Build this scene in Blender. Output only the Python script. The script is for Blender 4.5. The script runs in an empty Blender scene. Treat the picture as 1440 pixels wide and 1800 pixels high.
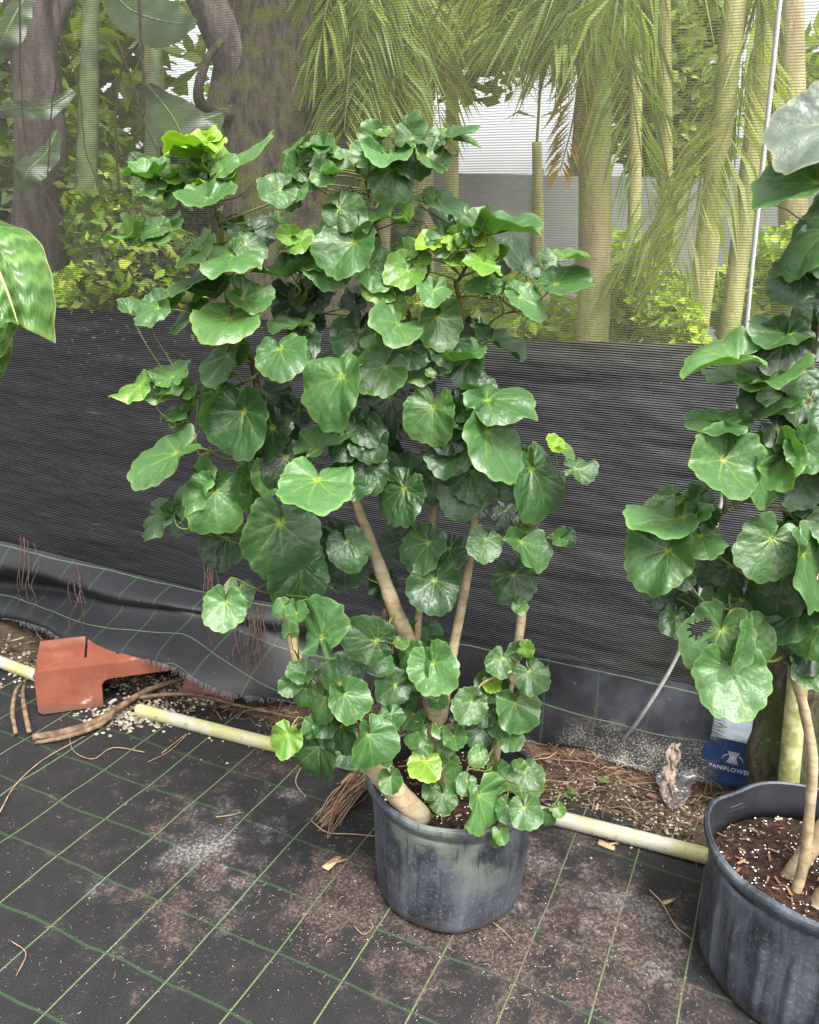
import bpy, math, random
import numpy as np
from mathutils import Matrix, Vector, Quaternion

# ------------------------------------------------------------------ camera, sky, sun, exposure
SC = bpy.context.scene
F, PITCH, ROLL, H = 1440.0, math.radians(17.55), math.radians(1.78), 1.5
cp, sp, cr, sr = math.cos(PITCH), math.sin(PITCH), math.cos(ROLL), math.sin(ROLL)
CF = np.array([0, cp, -sp]); _u = np.array([0, sp, cp]); _r = np.array([1.0, 0, 0])
CR = cr*_r + sr*_u; CU = -sr*_r + cr*_u; CC = np.array([0, 0, H])
cam = bpy.data.cameras.new('camera'); camo = bpy.data.objects.new('camera', cam)
SC.collection.objects.link(camo); SC.camera = camo
cam.sensor_fit = 'VERTICAL'; cam.sensor_height = 36; cam.sensor_width = 28.8; cam.lens = F/1800*36
cam.clip_start = 0.05; cam.clip_end = 500
camo.matrix_world = Matrix([[CR[i], CU[i], -CF[i], CC[i]] for i in range(3)] + [[0, 0, 0, 1]])

W = bpy.data.worlds.new('World'); SC.world = W; W.use_nodes = True
wn = W.node_tree; wn.nodes.clear()
wo = wn.nodes.new('ShaderNodeOutputWorld'); wb = wn.nodes.new('ShaderNodeBackground')
sk = wn.nodes.new('ShaderNodeTexSky'); sk.sky_type = 'NISHITA'; sk.sun_disc = False
SUN_EL, SUN_ROT = math.radians(58), math.radians(155)
sk.sun_elevation = SUN_EL; sk.sun_rotation = SUN_ROT; sk.dust_density = 6; sk.air_density = 1.2; sk.ozone_density = 1
hs = wn.nodes.new('ShaderNodeHueSaturation'); hs.inputs['Saturation'].default_value = 0.18
wn.links.new(sk.outputs[0], hs.inputs['Color']); wn.links.new(hs.outputs[0], wb.inputs[0])
wb.inputs[1].default_value = 0.15; wn.links.new(wb.outputs[0], wo.inputs[0])
sun = bpy.data.lights.new('sun', 'SUN'); sun.energy = 1.2; sun.angle = math.radians(14); sun.color = (1, .97, .92)
suno = bpy.data.objects.new('sun', sun); SC.collection.objects.link(suno)
sd = Vector((math.cos(SUN_EL)*math.sin(SUN_ROT), math.cos(SUN_EL)*math.cos(SUN_ROT), math.sin(SUN_EL)))
suno.rotation_euler = sd.to_track_quat('Z', 'Y').to_euler(); suno.location = (0, 0, 8)
SC.view_settings.view_transform = 'Standard'; SC.view_settings.look = 'None'
SC.view_settings.exposure = 1.78; SC.view_settings.gamma = 1
SC.render.engine = 'CYCLES'
SC.cycles.transparent_max_bounces = 24; SC.cycles.max_bounces = 6
try: SC.cycles.use_denoising = True
except Exception: pass

# ------------------------------------------------------------------ helpers
def ray(x, y): return CF + CR*(x-720)/F - CU*(y-900)/F
def gnd(x, y, z=0.0):
    d = ray(x, y); return CC + d*((z-H)/d[2])
def onY(x, y, Y):
    d = ray(x, y); return CC + d*(Y/d[1])
def onP(x, y, p0, n):
    d = ray(x, y); return CC + d*(((p0-CC)@n)/(d@n))
COL = SC.collection
rng = random.Random(7); npr = np.random.default_rng(11)

def mesh(name, v, f, mats, smooth=True, attrs=None, mi=None, uv=None):
    m = bpy.data.meshes.new(name)
    m.from_pydata([tuple(map(float, p)) for p in v], [], [tuple(map(int, q)) for q in f])
    for mm in (mats if isinstance(mats, (list, tuple)) else [mats]): m.materials.append(mm)
    if smooth: m.polygons.foreach_set('use_smooth', [True]*len(m.polygons))
    if mi is not None: m.polygons.foreach_set('material_index', [int(a) for a in mi])
    for k, a in (attrs or {}).items():
        a = np.asarray(a, dtype=np.float32)
        if a.ndim == 1:
            at = m.attributes.new(k, 'FLOAT', 'POINT'); at.data.foreach_set('value', a)
        else:
            at = m.attributes.new(k, 'FLOAT_COLOR', 'POINT')
            at.data.foreach_set('color', np.concatenate([a, np.ones((len(a), 1), np.float32)], 1).ravel())
    if uv is not None:
        l = m.uv_layers.new(name='UVMap'); idx = np.zeros(len(m.loops), dtype=np.int32)
        m.loops.foreach_get('vertex_index', idx); l.data.foreach_set('uv', np.asarray(uv, np.float32)[idx].ravel())
    m.update(); return m
def link(name, data, parent=None, loc=None):
    o = bpy.data.objects.new(name, data); COL.objects.link(o)
    if parent is not None: o.parent = parent
    if loc is not None: o.location = tuple(map(float, loc))
    return o
def tag(o, label=None, cat=None, group=None, kind=None):
    if label: o['label'] = label
    if cat: o['category'] = cat
    if group: o['group'] = group
    if kind: o['kind'] = kind
    return o
def thing(name, loc, label, cat, group=None):
    return tag(link(name, None, None, loc), label, cat, group)
class MB:
    def __init__(s): s.v = []; s.f = []; s.c = []; s.m = []
    def add(s, v, f, col=None, mi=0):
        o = len(s.v); s.v += [tuple(p) for p in v]; s.f += [tuple(i+o for i in q) for q in f]
        s.m += [mi]*len(f)
        if col is not None: s.c += [tuple(col)]*len(v)
    def build(s, name, mats, parent=None, org=(0, 0, 0), smooth=True):
        v = np.array(s.v, float) - np.array(org)
        return link(name, mesh(name, v, s.f, mats, smooth, {'col': np.array(s.c)} if s.c else None, s.m if isinstance(mats, (list, tuple)) else None), parent)
def smooth_path(P, n=6):
    P = np.array(P, float); out = []
    Q = np.vstack([2*P[0]-P[1], P, 2*P[-1]-P[-2]])
    for i in range(1, len(Q)-2):
        for t in np.linspace(0, 1, n, endpoint=False):
            a, b, c, d = Q[i-1], Q[i], Q[i+1], Q[i+2]
            out.append(.5*((2*b)+(-a+c)*t+(2*a-5*b+4*c-d)*t*t+(-a+3*b-3*c+d)*t**3))
    out.append(P[-1]); return np.array(out)
def tube(P, R, k=6, cap=True):
    P = np.array(P, float); n = len(P); R = np.broadcast_to(np.array(R, float), (n,)) if np.ndim(R) <= 1 else R
    T = np.gradient(P, axis=0); T /= np.linalg.norm(T, axis=1)[:, None]+1e-12
    a = np.array([0, 0, 1.0]) if abs(T[0][2]) < .9 else np.array([1.0, 0, 0])
    N = np.cross(T[0], a); N /= np.linalg.norm(N); V = []; 
    for i in range(n):
        N = N - T[i]*(N@T[i]); N /= np.linalg.norm(N)+1e-12; B = np.cross(T[i], N)
        for j in range(k):
            t = 2*math.pi*j/k; V.append(P[i]+R[i]*(math.cos(t)*N+math.sin(t)*B))
    Fc = [(i*k+j, i*k+(j+1) % k, (i+1)*k+(j+1) % k, (i+1)*k+j) for i in range(n-1) for j in range(k)]
    if cap: Fc += [tuple(range(k-1, -1, -1)), tuple((n-1)*k+j for j in range(k))]
    return V, Fc
def tube_r(px_r, n):  # interpolate radii
    return np.interp(np.linspace(0, 1, n), np.linspace(0, 1, len(px_r)), px_r)
def boxv(x0, x1, y0, y1, z0, z1):
    v = [(x, y, z) for z in (z0, z1) for y in (y0, y1) for x in (x0, x1)]
    return v, [(0, 2, 3, 1), (4, 5, 7, 6), (0, 1, 5, 4), (2, 6, 7, 3), (0, 4, 6, 2), (1, 3, 7, 5)]
def vnoise(x, y, seed=0):
    r = np.random.default_rng(seed); s = 0
    for i in range(7):
        a = r.uniform(0, 6.28); k = r.uniform(.5, 1.6)*(1.45**i); p = r.uniform(0, 6.28)
        s = s + np.sin((x*math.cos(a)+y*math.sin(a))*k*3+p)/(1.35**i)
    return s/3

# ---- material node helpers
class NT:
    def __init__(s, name):
        s.m = bpy.data.materials.new(name); s.m.use_nodes = True; s.t = s.m.node_tree; s.t.nodes.clear()
        s.out = s.t.nodes.new('ShaderNodeOutputMaterial')
    def n(s, ty, **kw):
        q = s.t.nodes.new('ShaderNode'+ty)
        for k, v in kw.items():
            if k in q.inputs.keys(): s.put(q.inputs[k], v)
            else: setattr(q, k, v)
        return q
    def put(s, inp, v):
        if hasattr(v, 'is_output') or isinstance(v, bpy.types.NodeSocket): s.t.links.new(v, inp)
        elif isinstance(v, (tuple, list)) and len(v) == 3 and inp.type == 'RGBA': inp.default_value = (*v, 1)
        else: inp.default_value = v
    def math(s, op, a, b=None, c=None, clamp=False):
        q = s.t.nodes.new('ShaderNodeMath'); q.operation = op; q.use_clamp = clamp
        for i, v in enumerate((a, b, c)):
            if v is not None: s.put(q.inputs[i], v)
        return q.outputs[0]
    def mix(s, f, a, b, mode='MIX'):
        q = s.t.nodes.new('ShaderNodeMix'); q.data_type = 'RGBA'; q.blend_type = mode
        s.put(q.inputs[0], f); s.put(q.inputs[6], a); s.put(q.inputs[7], b); return q.outputs[2]
    def noise(s, scale, detail=4, vec=None, rough=.55, dist=0):
        q = s.n('TexNoise', Scale=scale, Detail=detail, Roughness=rough, Distortion=dist)
        if vec is not None: s.put(q.inputs['Vector'], vec)
        return q.outputs[0]
    def step(s, x, lo, hi, a=0., b=1.):
        q = s.t.nodes.new('ShaderNodeMapRange'); q.interpolation_type = 'SMOOTHSTEP'
        for i, v in enumerate((x, lo, hi, a, b)): s.put(q.inputs[i], v)
        return q.outputs[0]
    def pos(s): return s.n('NewGeometry').outputs['Position']
    def obj(s): return s.n('TexCoord').outputs['Object']
    def sep(s, v):
        q = s.n('SeparateXYZ', Vector=v); return q.outputs
    def comb(s, x, y, z=0.):
        q = s.n('CombineXYZ', X=x, Y=y, Z=z); return q.outputs[0]
    def bump(s, h, strength=.3, dist=.01):
        return s.n('Bump', Height=h, Strength=strength, Distance=dist).outputs[0]
    def pbsdf(s, col, rough=.6, normal=None, spec=.5, **kw):
        q = s.n('BsdfPrincipled', Roughness=rough); s.put(q.inputs['Base Color'], col)
        s.put(q.inputs['Specular IOR Level'], spec)
        if normal is not None: s.put(q.inputs['Normal'], normal)
        for k, v in kw.items(): s.put(q.inputs[k.replace('_', ' ')], v)
        return q.outputs[0]
    def done(s, sh): s.t.links.new(sh, s.out.inputs[0]); return s.m
    def mixsh(s, f, a, b):
        q = s.t.nodes.new('ShaderNodeMixShader'); s.put(q.inputs[0], f); s.t.links.new(a, q.inputs[1]); s.t.links.new(b, q.inputs[2]); return q.outputs[0]
def plain(name, col, rough=.7, var=.25, scale=30, bump=.3, spec=.4):
    t = NT(name); n = t.noise(scale, 5, t.obj()); dark = tuple(c*(1-var) for c in col); lite = tuple(min(1, c*(1+var)) for c in col)
    return t.done(t.pbsdf(t.mix(t.step(n, .3, .7), dark, lite), rough, t.bump(n, bump, .004), spec))
def attr_mat(name, rough=.8, var=.2, scale=60):
    t = NT(name); a = t.n('Attribute', attribute_name='col').outputs[0]
    n = t.noise(scale, 3, t.obj()); return t.done(t.pbsdf(t.mix(t.step(n, .35, .65), t.mix(1., a, (1-var,)*3, 'MULTIPLY'), a), rough, None, .25))

# leaf materials ---------------------------------------------------
def leaf_material(name, vein_col=(.26, .36, .05), rough=.36, trans=.25):
    t = NT(name); oi = t.n('ObjectInfo'); base = oi.outputs['Color']
    v = t.n('Attribute', attribute_name='vein').outputs['Fac']; e = t.n('Attribute', attribute_name='edge').outputs['Fac']
    co = t.obj(); n = t.noise(3.0, 4, co); n2 = t.noise(18., 3, co)
    off = t.n('VectorMath', operation='ADD'); t.put(off.inputs[0], co); t.put(off.inputs[1], t.comb(oi.outputs['Random'], oi.outputs['Random'], 0.))
    sp_ = t.noise(7., 3, off.outputs[0])
    c = t.mix(t.step(n, .3, .7, 0., .35), base, t.mix(1., base, (.62, .72, .6), 'MULTIPLY'))
    c = t.mix(t.step(n2, .55, .75, 0., .12), c, t.mix(1., base, (1.5, 1.4, 1.1), 'MULTIPLY'))
    pale = t.mix(.5, t.mix(1., base, (2.2, 1.9, 1.2), 'MULTIPLY'), vein_col)
    c = t.mix(t.math('MULTIPLY', v, .55), c, pale); gl = t.n('VectorMath', operation='LENGTH'); t.put(gl.inputs[0], co); c = t.mix(t.step(gl.outputs['Value'], .02, .13, .55, 0.), c, (.30, .36, .04))
    c = t.mix(t.math('MULTIPLY', e, .55), c, t.mix(1., base, (2.6, 2.1, 1.6), 'MULTIPLY'))
    c = t.mix(t.step(sp_, .77, .80, 0., .35), c, (.14, .12, .05))
    nm = t.bump(t.math('ADD', t.math('MULTIPLY', n2, .35), t.noise(6., 2, co)), .12, .05)
    p = t.pbsdf(c, t.step(n, .2, .8, rough-.04, rough+.12), nm, .55)
    tr = t.n('BsdfTranslucent'); t.put(tr.inputs[0], t.mix(1., c, (1.3, 1.6, .5), 'MULTIPLY'))
    return t.done(t.mixsh(trans, p, tr.outputs[0]))
M_LEAF = leaf_material('leaf_green')
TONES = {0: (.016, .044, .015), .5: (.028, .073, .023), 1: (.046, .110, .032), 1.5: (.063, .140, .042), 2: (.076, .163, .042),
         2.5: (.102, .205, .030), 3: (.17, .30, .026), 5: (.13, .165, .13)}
t = NT('petiole'); M_PET = t.done(t.pbsdf(t.mix(t.noise(40., 2, t.pos()), (.10, .11, .03), (.16, .20, .04)), .5, None, .4))
t = NT('bark_pale'); z = t.sep(t.pos()); nz = t.noise(22., 5, t.pos()); w = t.n('TexWave', wave_type='BANDS', bands_direction='Z', Scale=9., Distortion=3.5, Detail=2.).outputs[1]
t.put(w.node.inputs['Vector'], t.pos())
green = t.step(z[2], .95, 1.25)
c = t.mix(t.step(nz, .3, .7), (.22, .168, .10), (.42, .335, .21)); c = t.mix(t.step(t.noise(75., 3, t.pos()), .62, .72, 0., .5), c, (.15, .115, .075)); c = t.mix(t.step(t.noise(6., 3, t.pos()), .5, .65, 0., .4), c, (.22, .21, .15)); c = t.mix(t.step(w, .86, .99, 0., .35), c, (.16, .10, .05))
c = t.mix(green, c, t.mix(t.step(nz, .4, .6), (.05, .035, .018), (.12, .12, .03)))
M_BARK = t.done(t.pbsdf(c, .75, t.bump(t.math('ADD', nz, t.math('MULTIPLY', w, .15)), .4, .005), .3))
def pot_material(name, algae):
    t = NT(name); P = t.obj(); x, y, zz = t.sep(P)
    st = t.n('Mapping'); t.put(st.inputs[0], P); st.inputs['Scale'].default_value = (14, 14, 1.6)
    streak = t.noise(1.6, 6, st.outputs[0]); blot = t.noise(9., 5, P, .6); fine = t.noise(120., 6, P, .7)
    c = t.mix(t.step(blot, .35, .7), (.014, .016, .022), (.048, .055, .072))
    c = t.mix(t.math('MULTIPLY', t.step(streak, .45, .75), .6), c, (.10, .112, .135))
    up = t.step(zz, .06, .22)
    c = t.mix(t.math('MULTIPLY', t.math('MULTIPLY', t.step(t.noise(7., 5, P), .45, .66), up), algae), c, (.15, .17, .135))
    c = t.mix(t.step(fine, .50, .72, 0., .5), c, (.16, .17, .175)); c = t.mix(t.step(t.noise(5., 5, st.outputs[0]), .58, .66, 0., .55), c, (.012, .013, .018))
    low = t.step(t.math('ADD', zz, t.math('MULTIPLY', blot, .05)), .03, .065, .75, 0.)
    c = t.mix(low, c, (.075, .055, .04))
    return t.done(t.pbsdf(c, t.step(blot, .3, .7, .38, .6), t.bump(t.math('ADD', fine, streak), .25, .004), .5))
M_POT = pot_material('pot_weathered', .7); M_POT2 = pot_material('pot_grey', .08)
t = NT('pot_inside'); M_POTIN = t.done(t.pbsdf(t.mix(t.noise(30., 4, t.obj()), (.012, .013, .016), (.03, .032, .038)), .35, t.bump(t.noise(40., 3, t.obj()), .15, .004), .5))
t = NT('potting_soil'); nn = t.noise(55., 6, t.obj(), .7)
M_SOIL = t.done(t.pbsdf(t.mix(t.step(nn, .35, .7), (.012, .008, .006), (.075, .04, .026)), .9, t.bump(nn, 1., .02), .2))
t = NT('ground_soil'); nn = t.noise(14., 8, t.pos(), .65); n2 = t.noise(2.2, 5, t.pos())
M_GROUND = t.done(t.pbsdf(t.mix(t.step(n2, .4, .65), t.mix(t.step(nn, .35, .7), (.03, .02, .014), (.12, .075, .045)), t.mix(t.step(nn, .4, .6), (.035, .04, .02), (.07, .06, .035))), .95, t.bump(nn, .9, .03), .2))

# ---- woven ground mat: green threads on a 0.166 m grid
GX, GY, GA, GS = -.394*H, 1.5395*H, math.radians(-24.66), .1105*H
def mat_threads(t, a, b):
    """a,b: grid coordinates in cells -> masks of the two thread families"""
    fa = t.math('ABSOLUTE', t.math('SUBTRACT', t.math('FRACT', t.math('ADD', a, .5)), .5))
    fb = t.math('ABSOLUTE', t.math('SUBTRACT', t.math('FRACT', t.math('ADD', b, .5)), .5))
    tw = t.math('SINE', t.math('ADD', t.math('MULTIPLY', b, 150.), t.math('MULTIPLY', a, 320.)))
    ma = t.math('MULTIPLY', t.step(fa, .0075, .0135, 1., 0.), t.step(tw, -.9, .3, .45, 1.))
    mb = t.math('MULTIPLY', t.step(fb, .015, .024, 1., 0.), .62)
    return ma, mb
t = NT('woven_mat'); P = t.pos(); x, y, zz = t.sep(P)
wob = t.noise(2.3, 2, P); wob2 = t.noise(3.1, 2, t.comb(y, x))
ca, sa = math.cos(GA), math.sin(GA)
a_ = t.math('ADD', t.math('MULTIPLY_ADD', x, ca/GS, -(GX*ca+GY*sa)/GS), t.math('MULTIPLY', y, sa/GS))
b_ = t.math('ADD', t.math('MULTIPLY_ADD', x, sa/GS, (GX*-sa+GY*ca)/GS), t.math('MULTIPLY', y, -ca/GS))
a2 = t.math('ADD', a_, t.math('MULTIPLY_ADD', wob, .08, -.04)); b2 = t.math('ADD', b_, t.math('MULTIPLY_ADD', wob2, .24, -.12))
ma, mb = mat_threads(t, a2, b2)
weave = t.math('SINE', t.math('MULTIPLY', b2, 2*math.pi*42)); weave2 = t.math('SINE', t.math('MULTIPLY', a2, 2*math.pi*70))
fine = t.noise(120., 4, P, .7); mid = t.noise(16., 6, P, .65); big = t.noise(1.7, 4, P, .6)
c = t.mix(t.step(weave, -.6, .8), (.0065, .006, .0065), (.017, .0163, .0173))
c = t.mix(t.step(mid, .4, .7, 0., .5), c, (.022, .021, .021))
c = t.mix(ma, c, t.mix(t.noise(5., 2, P), (.075, .14, .045), (.17, .24, .11)))
c = t.mix(mb, c, (.030, .066, .026))
# dirt: brown crumbs, chalky white bloom, each with its own shape
def spot(px, py, r, amp=1.):
    g = gnd(px, py); d = t.n('VectorMath', operation='DISTANCE'); t.put(d.inputs[0], P); d.inputs[1].default_value = tuple(g)
    return t.step(d.outputs['Value'], 0., r, amp, 0.)
def union(L):
    s_ = L[0]
    for q in L[1:]: s_ = t.math('MAXIMUM', s_, q)
    return s_
brown = union([spot(600, 1580, .34), spot(860, 1660, .33), spot(1060, 1640, .40), spot(350, 1580, .36, .75), spot(930, 1530, .25), spot(760, 1700, .3, .8), spot(1150, 1700, .3), spot(960, 1760, .35, .8), spot(460, 1350, .25, .5), spot(300, 1440, .4, .45), spot(1000, 1500, .25, .8), spot(1100, 1780, .3, .8)])
white = union([spot(385, 1490, .30), spot(495, 1405, .13, .9), spot(950, 1520, .17, 1.), spot(420, 1570, .2, .8), spot(560, 1480, .2, .5), spot(1120, 1640, .3, .8), spot(1000, 1580, .3, .7), spot(300, 1540, .3, .5)])
bm = t.step(t.math('ADD', mid, t.math('MULTIPLY', brown, .29)), .61, .80)
c = t.mix(t.math('MULTIPLY', bm, t.step(fine, .42, .60, .08, .95)), c, t.mix(fine, (.042, .028, .024), (.135, .090, .074)))
wm = t.math('MULTIPLY', t.step(t.math('ADD', t.noise(9., 6, P, .7), t.math('MULTIPLY', white, .28)), .62, .88), t.step(fine, .42, .66, .15, 1.))
c = t.mix(t.math('MULTIPLY', wm, .7), c, (.30, .27, .27))
c = t.mix(t.step(t.noise(190., 2, P), .70, .76, 0., .7), c, (.42, .34, .27))
fd = t.math('SUBTRACT', 1., t.math('MULTIPLY', wm, .5))
hgt = t.math('ADD', t.math('MULTIPLY', weave, .25), t.math('ADD', t.math('MULTIPLY', mid, .8), t.math('MULTIPLY', ma, .4)))
M_MAT = t.done(t.pbsdf(c, .62, t.bump(hgt, .35, .006), .35))

# ---- shade cloth screen (see-through), black cloth, skirt
FE = np.array([math.cos(math.radians(-21.2)), math.sin(math.radians(-21.2)), 0]); FN = np.array([FE[1], -FE[0], 0])  # FN towards the camera
F0 = np.array([.67, 2.24, 0])
def fpt(s, z, off=0.): return F0 + FE*s + FN*off + np.array([0, 0, z])
def fence_s(p): return (p-F0)@FE
t = NT('shade_screen'); u = t.n('UVMap').outputs[0]; ux, uy, _ = t.sep(u)
wv = t.noise(1.2, 2, u); per = .0066
st = t.math('SINE', t.math('MULTIPLY', t.math('ADD', uy, t.math('MULTIPLY', wv, .012)), 2*math.pi/per))
kn = t.math('SINE', t.math('MULTIPLY', ux, 2*math.pi/.0042))
opn = t.math('MULTIPLY', t.step(st, -.55, .35), t.step(kn, -1.0, -.2, .72, 1.))
dens = t.noise(1.5, 3, u)
opn = t.math('MULTIPLY', opn, t.step(dens, .3, .7, .80, .96))
opn = t.math('MULTIPLY_ADD', opn, .70, .28, clamp=True)
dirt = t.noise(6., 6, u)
tc = t.mix(t.step(dirt, .4, .65), (.075, .071, .063), (.10, .097, .066)); tc = t.mix(t.step(ux, -1.0, .2), tc, t.mix(t.step(dirt, .4, .65), (.155, .15, .10), (.20, .20, .105)))  # threads darker at left, paler at right: shade and light painted into their colour
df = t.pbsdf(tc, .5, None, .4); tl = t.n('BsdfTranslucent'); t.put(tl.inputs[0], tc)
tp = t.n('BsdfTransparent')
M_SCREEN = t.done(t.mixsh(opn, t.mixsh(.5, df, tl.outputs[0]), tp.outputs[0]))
t = NT('black_cloth'); u = t.n('UVMap').outputs[0]; ux, uy, _ = t.sep(u)
wv = t.noise(1.2, 2, u)
st = t.math('SINE', t.math('MULTIPLY', t.math('ADD', uy, t.math('MULTIPLY', wv, .012)), 2*math.pi/per))
big = t.noise(2.2, 5, u); sp1 = t.noise(45., 4, u, .65)
rgt = t.step(ux, -1.5, 1.2)
c = t.mix(t.step(st, -.4, .8), t.mix(rgt, (.0075, .0075, .009), (.004, .004, .006)), t.mix(rgt, (.011, .011, .014), (.040, .040, .043)))
see_thru = t.math('MULTIPLY', t.step(t.math('ADD', uy, t.math('MULTIPLY', big, .25)), 1.28, 1.50), t.step(ux, -1.2, .1))  # green top band: garden light showing through the cloth, painted into its colour
c = t.mix(t.math('MULTIPLY', see_thru, t.step(st, -.6, .9, .2, .8)), c, (.10, .11, .05))
lowal = t.math('MULTIPLY', t.step(t.math('ADD', uy, t.math('MULTIPLY', big, .3)), .75, .5), t.step(ux, -.3, .6))
c = t.mix(t.math('MULTIPLY', lowal, t.step(st, -.6, .9, .15, .55)), c, (.07, .08, .035))
left = t.math('MULTIPLY', t.step(ux, -.75, -1.6), t.step(t.math('ADD', uy, t.math('MULTIPLY', big, .5)), 1.2, 1.6))
c = t.mix(t.math('MULTIPLY', left, t.step(sp1, .58, .70, 0., .8)), c, (.16, .16, .06))
c = t.mix(t.step(t.noise(110., 3, u), .70, .76, 0., .5), c, (.2, .19, .18))
hh = t.math('SINE', t.math('MULTIPLY', uy, 2*math.pi/.215)); seam = t.step(hh, .992, .999)
c = t.mix(t.math('MULTIPLY', seam, t.step(t.noise(9., 4, u), .5, .7, 0., .3)), c, (.12, .12, .11))
fold = t.n('Mapping'); t.put(fold.inputs[0], u); fold.inputs['Scale'].default_value = (1.2, 4., 1.); fold.inputs['Rotation'].default_value = (0, 0, .12)
M_BLACK = t.done(t.pbsdf(c, .55, t.bump(t.math('ADD', t.math('MULTIPLY', st, .016), t.noise(1.6, 3, fold.outputs[0])), .6, .08), .45))
t = NT('skirt_fabric'); u = t.n('UVMap').outputs[0]; ux, uy, _ = t.sep(u)
a2 = t.math('ADD', t.math('MULTIPLY_ADD', ux, 1/.155, .45), t.math('MULTIPLY_ADD', t.noise(3., 2, u), .24, -.12)); b2 = t.math('ADD', t.math('MULTIPLY_ADD', uy, 1/.155, -.10), t.math('MULTIPLY_ADD', t.noise(2.5, 2, u), .24, -.12))
ma, mb = mat_threads(t, b2, a2)
wv1 = t.math('SINE', t.math('MULTIPLY', ux, 2*math.pi/.0045)); fine = t.noise(150., 4, u, .7); mid = t.noise(10., 5, u, .6)
c = t.mix(t.step(wv1, -.5, .7), (.004, .004, .0055), (.011, .011, .0145))
rgt = t.step(t.math('ADD', ux, t.math('MULTIPLY', mid, .3)), -.10, .30)
c = t.mix(t.math('MULTIPLY', rgt, t.step(mid, .35, .65, .25, .65)), c, (.085, .09, .11))
c = t.mix(ma, c, t.mix(rgt, (.085, .16, .075), (.20, .28, .17))); c = t.mix(t.math('MULTIPLY', mb, .55), c, (.045, .10, .045))
spk = t.math('MULTIPLY', rgt, t.math('MULTIPLY', t.step(uy, .14, .24), t.step(uy, .42, .30)))
c = t.mix(t.math('MULTIPLY', spk, t.step(t.math('ADD', fine, t.math('MULTIPLY', mid, .35)), .66, .78)), c, (.45, .42, .34))
c = t.mix(t.step(t.noise(60., 3, u), .70, .75, 0., .6), c, (.3, .27, .22))
M_SKIRT = t.done(t.pbsdf(c, .55, t.bump(t.math('ADD', wv1, t.math('MULTIPLY', mid, 2.)), .12, .004), .5))
t = NT('fringe'); M_FRINGE = t.done(t.pbsdf(t.mix(t.noise(60., 2, t.pos()), (.03, .03, .035), (.28, .28, .30)), .5, None, .4))

# ------------------------------------------------------------------ ground, mat, soil bed
g = 60.0
o = link('ground', mesh('ground', [(-g, -g, 0), (g, -g, 0), (g, g, 0), (-g, g, 0)], [(0, 1, 2, 3)], M_GROUND)); tag(o, kind='structure')
MO = np.array([.802, 1.788, 0]); ME = FE; MN = FN
def strip(s0, s1, t0, t1, ds, zf, edge=None):
    ns, nt = int((s1-s0)/ds)+1, int((t1-t0)/ds)+1
    S, T = np.meshgrid(np.linspace(s0, s1, ns), np.linspace(t0, t1, nt), indexing='ij')
    if edge is not None: T = T + edge(S)*np.clip(1-(T-t0)/.3, 0, 1)
    X = MO[0]+ME[0]*S+MN[0]*T; Y = MO[1]+ME[1]*S+MN[1]*T; Z = zf(S, T, X, Y)
    V = np.stack([X, Y, Z], -1).reshape(-1, 3)
    Fc = [(i*nt+j, i*nt+j+1, (i+1)*nt+j+1, (i+1)*nt+j) for i in range(ns-1) for j in range(nt-1)]
    return V, Fc, S, T
def matz(S, T, X, Y):
    w = .005*vnoise(X*1.3, Y*1.3, 3)+.003*vnoise(X*4, Y*4, 5)
    w += .010*np.exp(-((T-.45-.08*np.sin(S*2))/.05)**2)*np.clip((-S-1.2), 0, 1)      # creases at the left
    w += .008*np.exp(-((T-.75-.1*np.sin(S*1.7))/.06)**2)*np.clip((-S-1.1), 0, 1)
    return .014+w
V, Fc, S, T = strip(-3.4, 1.6, -.05, 2.9, .025, matz, lambda S: .05*vnoise(S*2.2, S*0, 8)-.02)
o = link('woven_ground_mat', mesh('woven_ground_mat', V, Fc, M_MAT)); tag(o, 'black woven ground mat with a grid of green threads', 'ground mat', kind='structure')
def bedz(S, T, X, Y): return .016+.012*vnoise(X*3, Y*3, 21)+.006*vnoise(X*12, Y*12, 23)+.03*np.exp(-((S+1.9)/.5)**2)*np.clip(-(T)/.35, 0, 1)
V, Fc, S, T = strip(-3.8, 2.0, -1.3, -.0, .03, lambda S, T, X, Y: bedz(S, T, X, Y)-.03*np.clip((T+.07)/.05, 0, 1))
o = link('soil', mesh('soil', V, Fc, M_GROUND)); tag(o, kind='structure')
def bed_pt(s, tt): return MO+ME*s+MN*tt
def bed_z(s, tt):
    p = bed_pt(s, tt); return float(bedz(np.array(s), np.array(tt), np.array(p[0]), np.array(p[1])))
def mat_z(x, y):
    d = np.array([x, y, 0])-MO; return float(matz(np.array(d@ME), np.array(d@MN), np.array(x), np.array(y)))

# ------------------------------------------------------------------ shade cloth fence
fence = thing('shade_cloth_fence', fpt(-.8, 0), 'fence of see-through shade netting with black cloth and a frayed fabric skirt below', 'fence')
FO = fpt(-.8, 0)
def sheet(name, s0, s1, z0, z1, ns, nz, off, mat):
    S, Z = np.meshgrid(np.linspace(s0, s1, ns), np.linspace(z0, z1, nz), indexing='ij')
    O = off(S, Z); P = F0+S[..., None]*FE+O[..., None]*FN+Z[..., None]*np.array([0, 0, 1.0])
    Fc = [(i*nz+j, (i+1)*nz+j, (i+1)*nz+j+1, i*nz+j+1) for i in range(ns-1) for j in range(nz-1)]
    return link(name, mesh(name, P.reshape(-1, 3)-FO, Fc, mat, uv=np.stack([S, Z], -1).reshape(-1, 2)), fence)
sheet('netting', -4.2, 2.6, .22, 3.1, 120, 50, lambda S, Z: -.03+.012*vnoise(S*1.1, Z*.6, 31)+.004*vnoise(S*4, Z*2, 32), M_SCREEN)
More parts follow.
